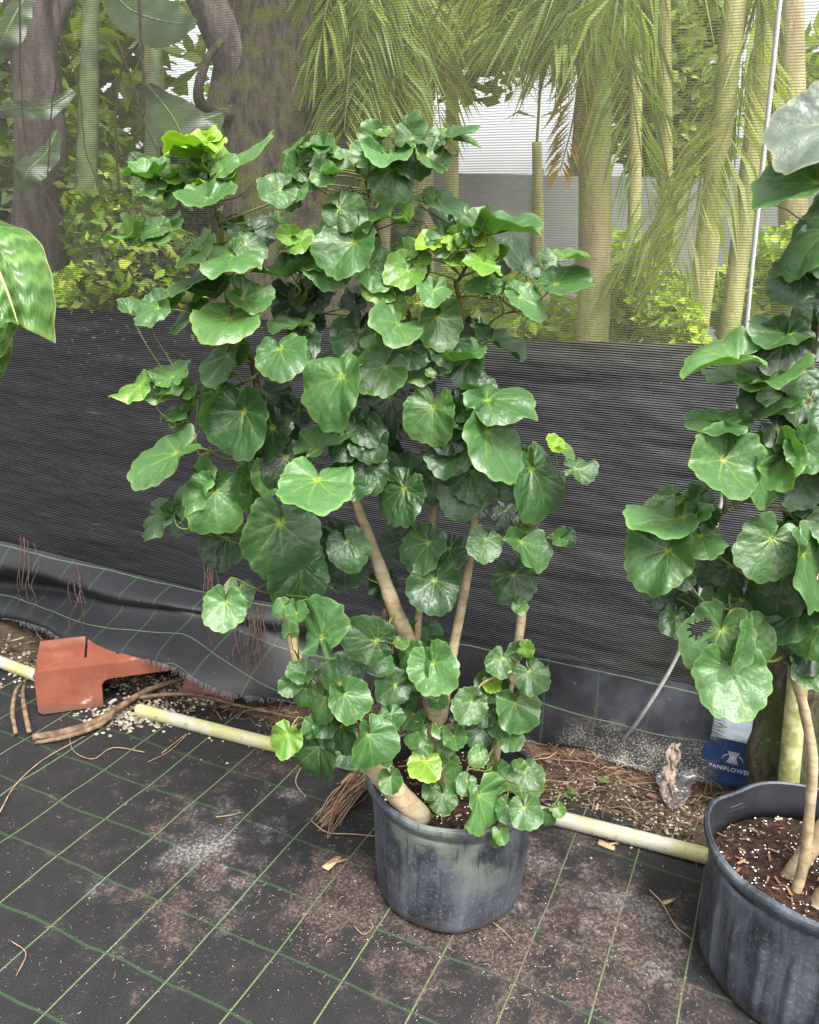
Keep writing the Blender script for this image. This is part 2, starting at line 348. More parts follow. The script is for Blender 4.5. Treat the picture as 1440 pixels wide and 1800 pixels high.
# black cloth: top edge follows the line seen in the photograph
def black():
    top = [(-160, 528), (100, 540), (230, 548), (450, 560), (700, 588), (860, 600), (1000, 600), (1440, 608), (1800, 612)]
    ts = []; tz = []
    for x, y in top:
        p = onP(x, y, F0+FN*.016, FN); ts.append(fence_s(p)); tz.append(p[2])
    ns, nz = 150, 40; S = np.linspace(-4.2, 2.6, ns); ZT = np.interp(S, ts, tz); SS = np.repeat(S[:, None], nz, 1)
    ZB = np.interp(S, [.16, .24], [.06, .24]); Z = ZB[:, None]+(ZT[:, None]-ZB[:, None])*np.linspace(0, 1, nz)[None]
    O = .016+.010*vnoise(SS*1.1, Z*1.9, 33)+.0025*vnoise(SS*5, Z*4, 34)
    P = F0+SS[..., None]*FE+O[..., None]*FN+Z[..., None]*np.array([0, 0, 1.0])
    Fc = [(i*nz+j, (i+1)*nz+j, (i+1)*nz+j+1, i*nz+j+1) for i in range(ns-1) for j in range(nz-1)]
    o = link('black_cloth', mesh('black_cloth', P.reshape(-1, 3)-FO, Fc, M_BLACK, uv=np.stack([SS, Z], -1).reshape(-1, 2)), fence)
    o['label'] = 'black knitted cloth behind the lower netting'
black()
M_WOODP = plain('wood_post', (.10, .085, .06), .9, .5, 25, .8)
for s in (-3.6, 2.45):
    V, Fc = tube([fpt(s, 0, -.10)-FO, fpt(s, 1.5, -.10)-FO, fpt(s, 3.15, -.10)-FO], [.05, .05, .045], 10)
    link('post', mesh('post', V, Fc, M_WOODP), fence)
V, Fc = tube([fpt(s, 3.1+.02*math.sin(s*2), -.04)-FO for s in np.linspace(-4.2, 2.6, 30)], .006, 6); link('top_wire', mesh('top_wire', V, Fc, plain('wire_steel', (.3, .3, .3), .4)), fence)
# skirt
TOP = [(-120, 925, .045), (0, 950, .045), (200, 1000, .045), (380, 1043, .045), (520, 1066, .045), (700, 1105, .045), (780, 1120, .042), (960, 1153, .042), (1110, 1183, .042), (1230, 1208, .042), (1262, 1214, .042)]
BOT = [(-120, 1085, .14), (0, 1092, .16), (85, 1102, .22), (180, 1142, .33), (300, 1180, .42), (440, 1218, .30), (540, 1243, .16), (700, 1280, .06), (920, 1330, .05), (1040, 1348, .05), (1120, 1352, .06), (1190, 1378, .07), (1236, 1386, .06)]
def skirt():
    ns, nv = 150, 26
    def curve(L):
        P = np.array([onP(x, y, F0+FN*o_, FN) for x, y, o_ in L]); xs = np.array([l[0] for l in L], float)
        d = np.linspace(-120, xs[-1], ns); return np.stack([np.interp(d, xs, P[:, k]) for k in range(3)], 1)
    A, B = curve(TOP), curve(BOT); w = np.linspace(0, 1, nv)
    P = A[:, None]*(1-w)[None, :, None]+B[:, None]*w[None, :, None]
    sl = np.linspace(0, 1, ns)[:, None]; wl = w[None]
    leftm = np.clip((.62-sl)/.3, 0, 1)
    bul = leftm*(.075*np.sin(wl*math.pi*2.1+.4+2.2*sl)*np.sin(wl*math.pi)+.03*np.sin(sl*31+wl*2)*wl)+.012*np.sin(sl*47+3*wl)*wl*(1-leftm)+.010*np.sin(sl*20+wl*5)*np.sin(wl*math.pi)
    sag = -leftm*.02*np.sin(wl*math.pi)*np.sin(sl*11)
    P = P+bul[..., None]*FN+sag[..., None]*np.array([0, 0, 1.0])
    P[..., 2] = np.maximum(P[..., 2], .03)
    u = np.array([[fence_s(p) for p in row] for row in P]); 
    dv = np.zeros((ns, nv)); dv[:, 1:] = np.cumsum(np.linalg.norm(np.diff(P, axis=1), axis=2), 1)
    Fc = [(i*nv+j, i*nv+j+1, (i+1)*nv+j+1, (i+1)*nv+j) for i in range(ns-1) for j in range(nv-1)]
    so = link('fabric_skirt', mesh('fabric_skirt', P.reshape(-1, 3)-FO, Fc, M_SKIRT, uv=np.stack([u, dv], -1).reshape(-1, 2)), fence)
    so['label'] = 'black woven fabric skirt with green threads and frayed edge'
    mb = MB(); r = random.Random(3)
    E = P[:, -1]; q = 0.0
    for i in range(ns-1):
        for k in range(8):
            p = E[i]+(E[i+1]-E[i])*(k/8)
            if r.random() < .2: continue
            L = r.uniform(.008, .024); d = np.array([r.uniform(-.35, .35), -.35, -.85 if p[2] > .08 else -.2])*L
            a = FE*.0006; mb.add([p-a+FN*.001, p+a+FN*.001, p+d+a, p+d-a], [(0, 1, 2, 3)])
    E = P[-1]
    for i in range(nv-1):
        for k in range(7):
            p = E[i]+(E[i+1]-E[i])*(k/7); L = r.uniform(.02, .045); d = (FE*r.uniform(.8, 1)+np.array([0, 0, r.uniform(-.45, .15)]))*L
            a = np.array([0, 0, .0007]); mb.add([p-a, p+a, p+d+a, p+d-a], [(0, 1, 2, 3)])
    f = mb.build('fringe', M_FRINGE, so, FO); f['kind'] = 'stuff'
skirt()

# ------------------------------------------------------------------ leaves
BR = np.array([(0, 1.0), (30, .965), (60, .80), (75, .725), (90, .67), (120, .60), (150, .56), (163, .50), (172, .30), (180, .05)])
def leaf_mesh(name, seed, cup=.2, fold=.0, rim=0., wave=.05, droop=.1, quilt=.012, teeth=.055, lobes=.032, hole=None, patch=None, mat=None, res=(126, 17)):
    r = np.random.default_rng(seed); NTH, NR = res
    th = np.linspace(-math.pi, math.pi, NTH+1); thd = np.degrees(np.abs(th))
    B = np.interp(thd, BR[:, 0], BR[:, 1]); nt = int(r.integers(17, 23))
    B = B*(1+teeth*(np.abs(np.sin(th*nt/2+r.uniform(0, 3)))-.6)*np.clip((176-thd)/20, 0, 1)+lobes*np.sin(th*r.integers(3, 6)+r.uniform(0, 6))+lobes*.8*np.sin(th*r.integers(6, 9)+r.uniform(0, 6)))
    B[-1] = B[0]; rr = np.linspace(0, 1, NR)**.85
    X = np.sin(th)[:, None]*B[:, None]*rr[None]; Y = np.cos(th)[:, None]*B[:, None]*rr[None]
    rad = rr[None]*np.ones_like(X); TH = th[:, None]*np.ones_like(X)
    segs = []
    for a0 in (0, 40, -40, 80, -80, 125, -125):
        a = math.radians(a0+r.uniform(-5, 5)); bl = np.interp(abs(a0), BR[:, 0], BR[:, 1])*.95
        segs.append(((0, 0), (math.sin(a)*bl, math.cos(a)*bl), .021 if a0 == 0 else .016 if abs(a0) < 100 else .0125))
        for fr, sg in ((.3, 1), (.42, -1), (.55, 1), (.68, -1)):
            if abs(a0) > 120 and fr > .5: continue
            px, py = math.sin(a)*bl*fr, math.cos(a)*bl*fr; a2 = a+sg*math.radians(r.uniform(28, 40)); l2 = (1-fr)*bl*r.uniform(.5, .75)
            segs.append(((px, py), (px+math.sin(a2)*l2, py+math.cos(a2)*l2), .0110))
    vm = np.zeros_like(X); dmin = np.full_like(X, 9.); X0, Y0 = X, Y; X = X+.05*rad*np.sin(4*Y+r.uniform(0, 6)); Y = Y+.05*rad*np.sin(4*X+r.uniform(0, 6))
    for (p, q, w) in segs:
        p, q = np.array(p), np.array(q); d = q-p; tt = np.clip(((X-p[0])*d[0]+(Y-p[1])*d[1])/(d@d), 0, 1)
        ds = np.hypot(X-p[0]-tt*d[0], Y-p[1]-tt*d[1]); ww = w*(1.15-.8*tt)
        vm = np.maximum(vm, np.clip(1.3-ds/ww, 0, 1)*(1-.5*tt)*(.42 if w < .012 else 1)); dmin = np.minimum(dmin, ds)
    X, Y = X0, Y0
    qz = quilt*np.clip(dmin/.06, 0, 1)**.7*np.clip((1-rad)/.25, 0, 1)**.5
    k = r.integers(2, 4); ph = r.uniform(0, 6.28, 4)
    Z = cup*(rad**1.6)*(.25+.45*np.clip(np.abs(TH)/math.pi, 0, 1)**1.2)+fold*np.abs(X)-droop*np.clip(Y, 0, 2)**2
    Z += wave*rad**2*(np.sin(TH*k+ph[0])+.5*np.sin(TH*(k+3)+ph[1])+.35*np.sin(TH*(k+7)+ph[2])*rad)+qz+.02*vnoise(X*3, Y*3, seed)
    Z -= rim*rad**3.2*(.7+.5*np.sin(TH*2+ph[3]))
    Z -= Z[:, :1]
    V = np.stack([X, Y, Z], -1)[:-1]; n = NTH
    flat = [V[0, 0]]+[V[i, j] for i in range(n) for j in range(1, NR)]
    ix = lambda i, j: 0 if j == 0 else 1+(i % n)*(NR-1)+j-1
    Fc = []; mi = []
    for i in range(n):
        if i == n-1 or i == 0: pass
        for j in range(NR-1):
            q = (ix(i, j), ix(i, j+1), ix(i+1, j+1), ix(i+1, j))[::-1] if j else (0, ix(i+1, 1), ix(i, 1))
            cx = np.mean([flat[a] for a in q], 0)
            if hole and any(math.hypot(cx[0]-hx, cx[1]-hy)*(1+.25*math.sin(9*math.atan2(cx[1]-hy, cx[0]-hx))) < hr for hx, hy, hr in hole): continue
            Fc.append(q); mi.append(1 if patch and math.hypot((cx[0]-patch[0])*1.6, cx[1]-patch[1]) < patch[2] else 0)
    vv = [vm[0, 0]]+[vm[i, j] for i in range(n) for j in range(1, NR)]
    ee = [0]+[float(np.clip((rad[i, j]-.93)/.06, 0, 1)) for i in range(n) for j in range(1, NR)]
    m = mesh(name, flat, Fc, [mat or M_LEAF, M_DEAD], True, {'vein': vv, 'edge': ee}, mi); return m
M_DEAD = plain('dead_leaf_patch', (.42, .30, .17), .85, .3, 40)
VAR = []
for i in range(22):
    VAR.append(leaf_mesh('leaf', 100+i, cup=rng.uniform(.15, .75), fold=rng.uniform(-.08, .30), rim=rng.uniform(.0, .30), wave=rng.uniform(.06, .15), droop=rng.uniform(.0, .25), quilt=rng.uniform(.005, .015)))
CURL = [leaf_mesh('leaf', 200+i, cup=rng.uniform(.6, .9), fold=.3, wave=.13, droop=.2) for i in range(4)]
CRINK = [leaf_mesh('leaf', 220+i, cup=.1, fold=-.08, wave=.07, droop=.25, quilt=.035) for i in range(3)]
LOWRES = [leaf_mesh('small_leaf', 260+i, cup=.35, fold=.1, wave=.09, rim=.1, res=(48, 7)) for i in range(4)]
HOLED = leaf_mesh('leaf', 300, cup=.15, wave=.05, hole=[(.42, .18, .16), (.30, .02, .10), (.1, .3, .04)])
PATCH = leaf_mesh('leaf', 301, cup=.1, wave=.04, patch=(.05, .82, .26))

def crop(x0, y0, s, L, extra=None): return [(x0+a*s, y0+b*s, x0+c*s, y0+d*s, w*s, t_)+tuple(q) for a, b, c, d, w, t_, *q in L]
LV = []
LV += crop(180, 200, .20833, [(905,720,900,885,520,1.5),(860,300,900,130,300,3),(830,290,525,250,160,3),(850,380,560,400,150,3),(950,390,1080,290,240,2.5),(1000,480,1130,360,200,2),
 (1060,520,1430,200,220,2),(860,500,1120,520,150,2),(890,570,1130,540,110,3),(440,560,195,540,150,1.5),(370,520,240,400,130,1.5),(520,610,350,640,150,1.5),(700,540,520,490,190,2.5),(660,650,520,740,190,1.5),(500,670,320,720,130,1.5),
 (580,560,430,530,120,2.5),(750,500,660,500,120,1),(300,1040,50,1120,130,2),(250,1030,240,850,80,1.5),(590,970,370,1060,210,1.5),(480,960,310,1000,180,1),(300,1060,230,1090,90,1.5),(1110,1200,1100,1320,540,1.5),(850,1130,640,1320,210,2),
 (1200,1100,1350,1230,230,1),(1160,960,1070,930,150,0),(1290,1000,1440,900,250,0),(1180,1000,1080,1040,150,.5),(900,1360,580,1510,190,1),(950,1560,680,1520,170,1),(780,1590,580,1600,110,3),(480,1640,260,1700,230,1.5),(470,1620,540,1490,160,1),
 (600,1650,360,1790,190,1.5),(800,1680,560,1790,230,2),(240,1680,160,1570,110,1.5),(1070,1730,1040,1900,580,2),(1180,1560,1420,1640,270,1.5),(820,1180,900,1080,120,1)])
LV += crop(440, 180, .20833, [(400,480,450,240,140,1),(440,440,520,400,120,2),(620,380,600,490,170,1.5),(710,440,780,390,110,1.5),(520,380,700,350,100,1.5),(400,560,310,530,200,1),(260,740,100,830,290,1),(370,700,400,860,220,1),(230,640,330,720,130,.5),
 (470,640,500,740,180,1),(350,860,400,910,130,1),(660,620,510,580,190,1.5),(720,610,900,480,170,1.5),(600,500,560,520,200,0),(1170,440,1170,575,430,1.5),(1330,250,1440,200,230,1),(1010,460,850,400,220,1.5),(990,560,900,590,200,1.5),
 (1060,300,930,260,200,1.5),(1100,260,1190,220,100,2.5),(870,1010,490,1090,230,.5),(1050,1000,1300,930,190,1),(1050,990,1180,830,180,1),(1310,930,1380,930,110,2.5),(880,1180,650,1450,520,1),(340,1130,230,1120,140,2.5),(400,1160,540,1120,160,2.5),
 (420,1180,440,1240,190,2.5),(480,1260,230,1200,90,3),(230,990,330,1080,80,2.5),(430,1500,300,1320,170,0),(620,1480,470,1560,330,0),(750,1450,850,1430,180,0),(360,1680,200,1730,330,0),(530,1640,680,1760,400,0),(530,1640,390,1700,260,0),
 (300,1480,30,1450,110,1),(880,1690,800,1580,220,0),(880,1690,830,1780,180,0),(1330,1410,1190,1550,310,2.5),(1400,1280,1150,1290,120,2.5),(1130,1560,1010,1640,250,2.5),(1200,1700,1270,1580,150,2.5),(1180,720,1300,660,180,.5)])
LV += crop(700, 180, .25, [(350,260,520,120,150,1),(340,260,220,220,90,1),(400,270,590,305,50,2),(200,370,340,480,210,1.5),(100,260,60,130,200,1),(270,690,490,780,190,.5),(260,680,190,620,110,1),(310,680,350,610,60,.5),(350,850,330,910,310,0),
 (590,890,600,730,110,1.5),(640,890,690,840,80,2),(660,930,1000,880,140,1),(250,1000,130,960,120,3),(250,990,320,930,120,3),(350,1000,410,950,100,3),(560,960,600,1000,90,3),(680,930,800,880,80,3),(430,960,500,930,140,2.5),(500,900,560,900,120,2.5),
 (400,1080,360,1180,190,2.5),(430,1030,490,960,140,2.5),(600,1130,570,1240,270,2.5),(590,1040,700,1020,150,2.5),(720,1060,750,1050,90,2.5),(140,1100,230,1070,110,2.5),(40,1040,130,1020,130,2),(900,1170,760,980,230,0),(910,1180,1000,1180,100,.5),
 (1110,1110,1000,1060,140,.5),(1200,1100,1400,1080,60,2),(1110,1280,1350,1200,230,1),(850,1370,1040,1470,230,1.5),(840,1300,780,1300,110,2.5),(740,1330,710,1350,90,1),(640,1300,480,1260,170,1),(640,1310,720,1280,100,1),(250,1320,230,1450,210,1.5),
 (270,1510,280,1740,290,1.5),(310,1470,370,1420,90,1.5),(560,1560,670,1560,90,0),(540,1600,450,1680,120,0),(650,1680,880,1790,160,.5),(170,1200,60,1360,150,0),(720,1150,770,1220,120,0)])
LV += crop(180, 540, .22222, [(555,560,520,380,310,2),(310,620,90,710,200,2.5),(500,680,280,710,170,2),(520,690,650,640,130,1.5),(1000,380,860,630,310,1),(960,660,760,950,270,1),(700,640,760,620,130,1),(690,680,620,720,150,.5),(650,790,470,880,110,1),
 (690,870,560,960,150,1),(1120,820,1080,1190,560,.5),(590,1155,250,1370,420,1.5),(780,1350,560,1610,260,1.5),(890,1460,900,1790,490,1.5),(1160,1350,1170,1590,220,1),(1300,1290,1350,1480,250,1.5),(490,1640,300,1785,140,1),(470,1620,420,1520,140,.5),
 (560,1640,520,1600,140,1),(620,1700,700,1790,200,0),(1060,350,1150,300,200,1),(820,1220,850,1120,60,1),(950,760,1000,700,80,1),(1290,690,1440,700,170,0)])
LV += crop(460, 520, .22222, [(150,415,230,620,430,1),(780,280,710,540,430,.5),(1080,225,990,350,430,1.5),(900,300,860,440,140,1.5),(1060,60,1080,180,120,2.5),(640,640,400,950,500,1.5),(980,560,850,770,380,1),(1300,610,1075,680,180,2),(1320,610,1380,620,60,2),
 (1020,800,880,1170,370,0,'patch'),(1360,880,1310,1170,410,1.5),(430,1230,650,1040,210,1.5),(440,1460,420,1700,620,1.5),(210,1130,220,1330,250,0),(1170,1430,900,1360,220,.5),(1130,1520,990,1790,360,.5,'crink'),(1350,1440,1360,1630,260,.5),
 (1000,1230,830,1380,260,0),(1150,740,1340,760,150,0),(100,760,240,800,200,0),(300,240,60,260,130,1),(400,200,330,280,200,0),(500,900,420,1000,250,0),(700,1130,780,1250,220,0),(600,1100,680,1200,150,0),(760,1000,700,900,250,0),(1050,1050,1000,1150,150,0),
 (300,900,200,1000,220,0),(1200,300,1100,380,200,0),(900,430,980,520,220,0)])
LV += crop(740, 560, .22222, [(290,340,515,270,140,1.5),(270,350,160,450,110,1.5),(520,650,910,640,280,1),(430,560,520,540,110,0),(525,890,680,1290,530,1),(870,1190,1040,1560,480,.5,'crink'),(1050,1020,1000,930,110,3),(1090,1040,1220,1080,90,3),
 (1220,1190,1390,1210,150,1),(850,1050,840,1150,80,1),(280,1400,250,1520,210,0,'crink'),(440,1200,420,1360,160,0),(540,1260,570,1400,170,0),(620,1270,700,1380,230,.5),(410,1480,440,1590,170,0,'crink'),(670,1520,650,1640,200,0,'crink'),
 (150,1090,200,1160,150,0),(330,730,380,700,130,1),(40,560,20,620,130,0),(240,1000,200,1090,180,0),(60,1080,90,1180,180,0)])
LV += crop(340, 880, .25, [(610,150,640,530,540,.5),(240,260,230,460,350,0),(225,710,200,905,280,1.5),(320,620,330,750,200,1),(740,430,750,745,390,.5,'crink'),(905,960,940,690,325,1),(1290,985,1070,930,340,.5),(1075,290,1150,470,280,.5),(1030,260,900,400,240,0),
 (1080,470,1060,595,280,0),(640,740,555,790,100,1.5),(730,790,740,860,130,1),(680,930,670,850,100,2),(790,1220,660,1200,130,1),(690,1290,610,1340,120,1),(790,1320,740,1440,150,1),(930,1380,850,1550,200,1),(1030,1290,990,1100,200,.5),(1060,1360,1180,1530,270,1),
 (880,1220,870,1200,60,3),(1260,1140,1400,1130,150,.5),(665,1640,600,1790,200,2.6),(870,1600,770,1570,140,1.5),(1040,1580,1030,1780,230,.5),(940,1560,880,1650,130,.5),(1225,1640,1280,1880,290,1),(1100,1090,1180,1180,180,.5),(1350,560,1250,640,180,0)])
LV += crop(640, 880, .26389, [(470,530,430,735,340,.5),(430,280,300,470,240,.5),(270,260,100,340,190,0),(570,320,590,460,220,.5),(810,260,760,395,215,1),(1040,270,1190,450,250,1),(930,240,900,270,90,0),(990,490,1020,690,280,.5),(1300,250,1250,290,90,1),
 (1320,230,1390,280,110,.5),(1030,700,1070,740,80,1),(350,880,270,990,170,.5),(400,900,520,860,160,.5),(250,940,250,970,80,3),(370,1040,280,1200,190,1),(460,1080,510,1280,330,1.5),(230,1250,260,1420,210,.5),(210,1230,80,1280,230,.5),
 (180,1420,200,1500,150,.5),(330,1420,270,1500,130,.5),(390,1430,390,1500,100,0),(490,1330,500,1380,110,.5),(510,1450,540,1490,110,0),(720,1340,620,1450,210,1),(800,1410,760,1480,120,.5),(790,1530,700,1620,170,.5),(920,1050,870,1160,170,1),
 (860,1200,780,1300,190,.5),(860,1225,870,1270,100,3),(1010,1000,960,1010,100,.5),(1070,980,1130,990,90,2.5),(1100,1140,1170,1260,210,1),(1000,1340,1060,1540,280,1.5),(900,1490,920,1570,140,.5),(970,1560,990,1640,150,1),(360,1540,300,1640,120,1.5),
 (390,1620,370,1700,110,1.5),(500,1520,490,1570,80,1.5),(600,1570,620,1640,130,1),(540,1630,560,1680,90,1.5),(570,1740,590,1790,110,1.5),(410,1740,380,1830,200,3),(770,1680,740,1750,110,2),(150,1730,150,1770,60,1),(210,1100,120,1180,150,0)])
LV += crop(440, 1050, .38889, [(635,810,640,880,90,1.5),(870,890,870,965,110,1.5),(820,860,800,890,70,1),(930,830,900,870,90,1),(980,830,960,870,80,1),(1030,890,1060,1060,160,1.5),(1100,790,1130,890,110,1.5),(1240,790,1260,880,150,1.5),(1220,770,1210,740,50,2.5),
 (1160,940,1140,1000,90,1),(1240,950,1260,1030,130,1),(1130,1060,1140,1090,60,2),(1110,1080,1105,1130,40,1.5),(1350,980,1330,1030,60,1),(1390,950,1400,990,50,1),(450,690,420,760,100,.5),(315,670,310,825,190,.5)])
_fr = random.Random(77)
for _k in list(range(0, 30, 3))+list(range(30, 54)):
    _x, _y = (_fr.uniform(470, 660), _fr.uniform(560, 860)) if _k < 14 else (_fr.uniform(690, 830), _fr.uniform(560, 830)) if _k < 22 else (_fr.uniform(390, 500), _fr.uniform(430, 780)) if _k < 30 else (_fr.uniform(560, 800), _fr.uniform(250, 470)) if _k < 38 else (_fr.uniform(590, 650), _fr.uniform(740, 850)) if _k < 46 else (_fr.uniform(795, 835), 600+(_k-46)*38)
    _a = _fr.uniform(.4, 2.7); _l = _fr.uniform(38, 62); LV.append((_x, _y, _x+math.cos(_a)*_l, _y+math.sin(_a)*_l, _l*1.4, _fr.choice([0, 0, .5]) if _k < 30 else _fr.choice([.5, 1, 1.5]) if _k < 38 else .5, 'front' if _k > 37 or _k % 3 == 0 else None))
_keep = sorted(range(len(LV)), key=lambda i: -LV[i][4]); LV_SMALL = [LV[i] for i in _keep[300:]]; LV = [LV[i] for i in sorted(_keep[:300])]
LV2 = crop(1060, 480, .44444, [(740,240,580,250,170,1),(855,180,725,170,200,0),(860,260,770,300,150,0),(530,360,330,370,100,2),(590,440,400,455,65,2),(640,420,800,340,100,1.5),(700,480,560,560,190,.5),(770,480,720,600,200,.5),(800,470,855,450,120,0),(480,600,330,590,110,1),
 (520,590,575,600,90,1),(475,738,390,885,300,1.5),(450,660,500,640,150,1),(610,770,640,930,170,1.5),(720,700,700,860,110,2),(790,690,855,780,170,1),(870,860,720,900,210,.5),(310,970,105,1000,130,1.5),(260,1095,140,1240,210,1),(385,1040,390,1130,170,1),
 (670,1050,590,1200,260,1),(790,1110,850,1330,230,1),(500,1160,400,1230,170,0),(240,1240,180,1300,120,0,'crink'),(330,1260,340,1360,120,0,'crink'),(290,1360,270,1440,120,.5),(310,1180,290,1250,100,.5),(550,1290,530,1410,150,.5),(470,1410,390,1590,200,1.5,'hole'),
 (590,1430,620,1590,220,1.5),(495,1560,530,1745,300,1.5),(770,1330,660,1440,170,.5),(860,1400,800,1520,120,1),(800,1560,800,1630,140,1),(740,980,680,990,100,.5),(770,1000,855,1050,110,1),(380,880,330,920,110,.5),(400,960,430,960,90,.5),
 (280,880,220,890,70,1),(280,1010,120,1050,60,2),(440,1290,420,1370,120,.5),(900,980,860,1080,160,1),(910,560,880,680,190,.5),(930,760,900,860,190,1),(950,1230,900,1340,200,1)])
for _k in range(14):
    _x, _y = _fr.uniform(1355, 1465), 430+_k*53+_fr.uniform(-12, 12); _a = _fr.uniform(.5, 2.8); _l = _fr.uniform(48, 80); LV2.append((_x, _y, _x+math.cos(_a)*_l, _y+math.sin(_a)*_l, _l*1.4, _fr.choice([0, .5, .5, 1]), 'front'))
LV2 += crop(1300, 120, .2, [(900,520,310,700,640,5),(690,1010,190,1250,520,1),(240,1190,140,1230,60,2),(780,1420,430,1720,170,1),(860,1800,600,1850,300,.5),(1000,1100,900,1500,500,1)])

def plant(name, label, group, cat, base, stems, leaves, depth0, pot_parent, seed, small=()):
    r = random.Random(seed); samples = []
    for P, R in stems:
        for p in P: samples.append(p)
    samples = np.array(samples); k = 0
    SV, SF, SA, SE = [], [], [], []
    for i, lf in enumerate(list(leaves)+list(small)):
        bx, by, tx, ty, w, tone = lf[:6]; kind = lf[6] if len(lf) > 6 else None
        hp = math.hypot(tx-bx, ty-by); w = w*float(np.interp(w, [20, 45, 80, 110], [1.30, 1.16, 1.02, .95])); L = max(hp*1.06, w/1.38); ct = min(1, max(.52, hp*1.06/L))
        ctr = ((bx+tx)/2, (by+ty)/2)
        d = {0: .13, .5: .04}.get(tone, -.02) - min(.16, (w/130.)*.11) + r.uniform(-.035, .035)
        if kind == 'front': d = -.05
        if by > 1230: d = d*.6-.03
        if by > 1372 and bx > 790 and name == 'shrub': d = -.215+r.uniform(-.02, .03)
        if by > 1040 and bx < 700 and name == 'shrub': d -= .12
        Yb = depth0+d
        if name == 'shrub_right': Yb = depth0+d*.8
        p = onY(bx, by, Yb); dep = (p-CC)@CF; Ls = L*dep/F
        ex = np.array([tx-bx, -(ty-by)], float); ex /= np.linalg.norm(ex)+1e-9
        e = CR*ex[0]+CU*ex[1]; sg = 1 if ex[1] < .55 else -1; st = math.sqrt(1-ct*ct)
        uu = e*ct-CF*st*sg; nn = -CF*ct-e*st*sg
        if sg < 0 and tone >= 2.5: pass
        ro = math.acos(max(.5, min(1, w/1.38/L)))
        best = None
        for s_ in (1, -1):
            n2 = nn*math.cos(s_*ro)+np.cross(uu, nn)*math.sin(s_*ro)
            if best is None or n2[2] > best[2]: best = n2
        nn = best; tw = r.uniform(-.12, .12); nn = nn*math.cos(tw)+np.cross(uu, nn)*math.sin(tw)
        sd_ = np.cross(uu, nn)
        Mx = Matrix([[sd_[q]*Ls, uu[q]*Ls, nn[q]*Ls, p[q]-base[q]] for q in range(3)]+[[0, 0, 0, 1]])
        if i >= len(leaves):
            lm = LOWRES[i % 4]; nv = len(lm.vertices); o0 = len(SV)
            SV += [Mx @ v.co for v in lm.vertices]; SF += [tuple(o0+q for q in f.vertices) for f in lm.polygons]
            SA += [a.value for a in lm.attributes['vein'].data]; SE += [a.value for a in lm.attributes['edge'].data]; continue
        me = PATCH if kind == 'patch' else HOLED if kind == 'hole' else CRINK[i % 3] if kind == 'crink' else (CURL[i % 4] if (w < 45 and i % 3 == 0) else VAR[r.randrange(22)])
        o = link('leaf', me, pot_parent); o.matrix_local = Mx
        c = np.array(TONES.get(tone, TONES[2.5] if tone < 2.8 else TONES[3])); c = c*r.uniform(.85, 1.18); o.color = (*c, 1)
        if kind == 'patch': o['label'] = 'dark leaf with a dry tan patch at its tip'
        if kind == 'hole': o['label'] = 'leaf with chewed holes'
        # petiole
        D = samples-p; dist = np.linalg.norm(D*np.array([1, .6, .75]), axis=1)+np.where(D[:, 2] > -.02, .5+D[:, 2], 0)
        q = samples[int(np.argmin(dist))]; ln = np.linalg.norm(q-p)
        mid1 = p-uu*min(.05, .25*ln)-nn*.02; mid2 = p*.4+q*.6+np.array([0, 0, -.04*ln])
        pts = smooth_path([p+nn*.0005, mid1, mid2, q], 4)
        V, Fc = tube(pts, np.linspace(.0016, .0030, len(pts))*min(1.2, max(.6, w/80)), 5, False)
        po = link('petiole', mesh('petiole', np.array(V)-base, Fc, M_PET), o); po.matrix_parent_inverse = Mx.inverted()
    if SV:
        o = link('small_leaves', mesh('small_leaves', SV, SF, M_LEAF, True, {'vein': SA, 'edge': SE}), pot_parent); o['kind'] = 'stuff'; o.color = (.062, .135, .030, 1)
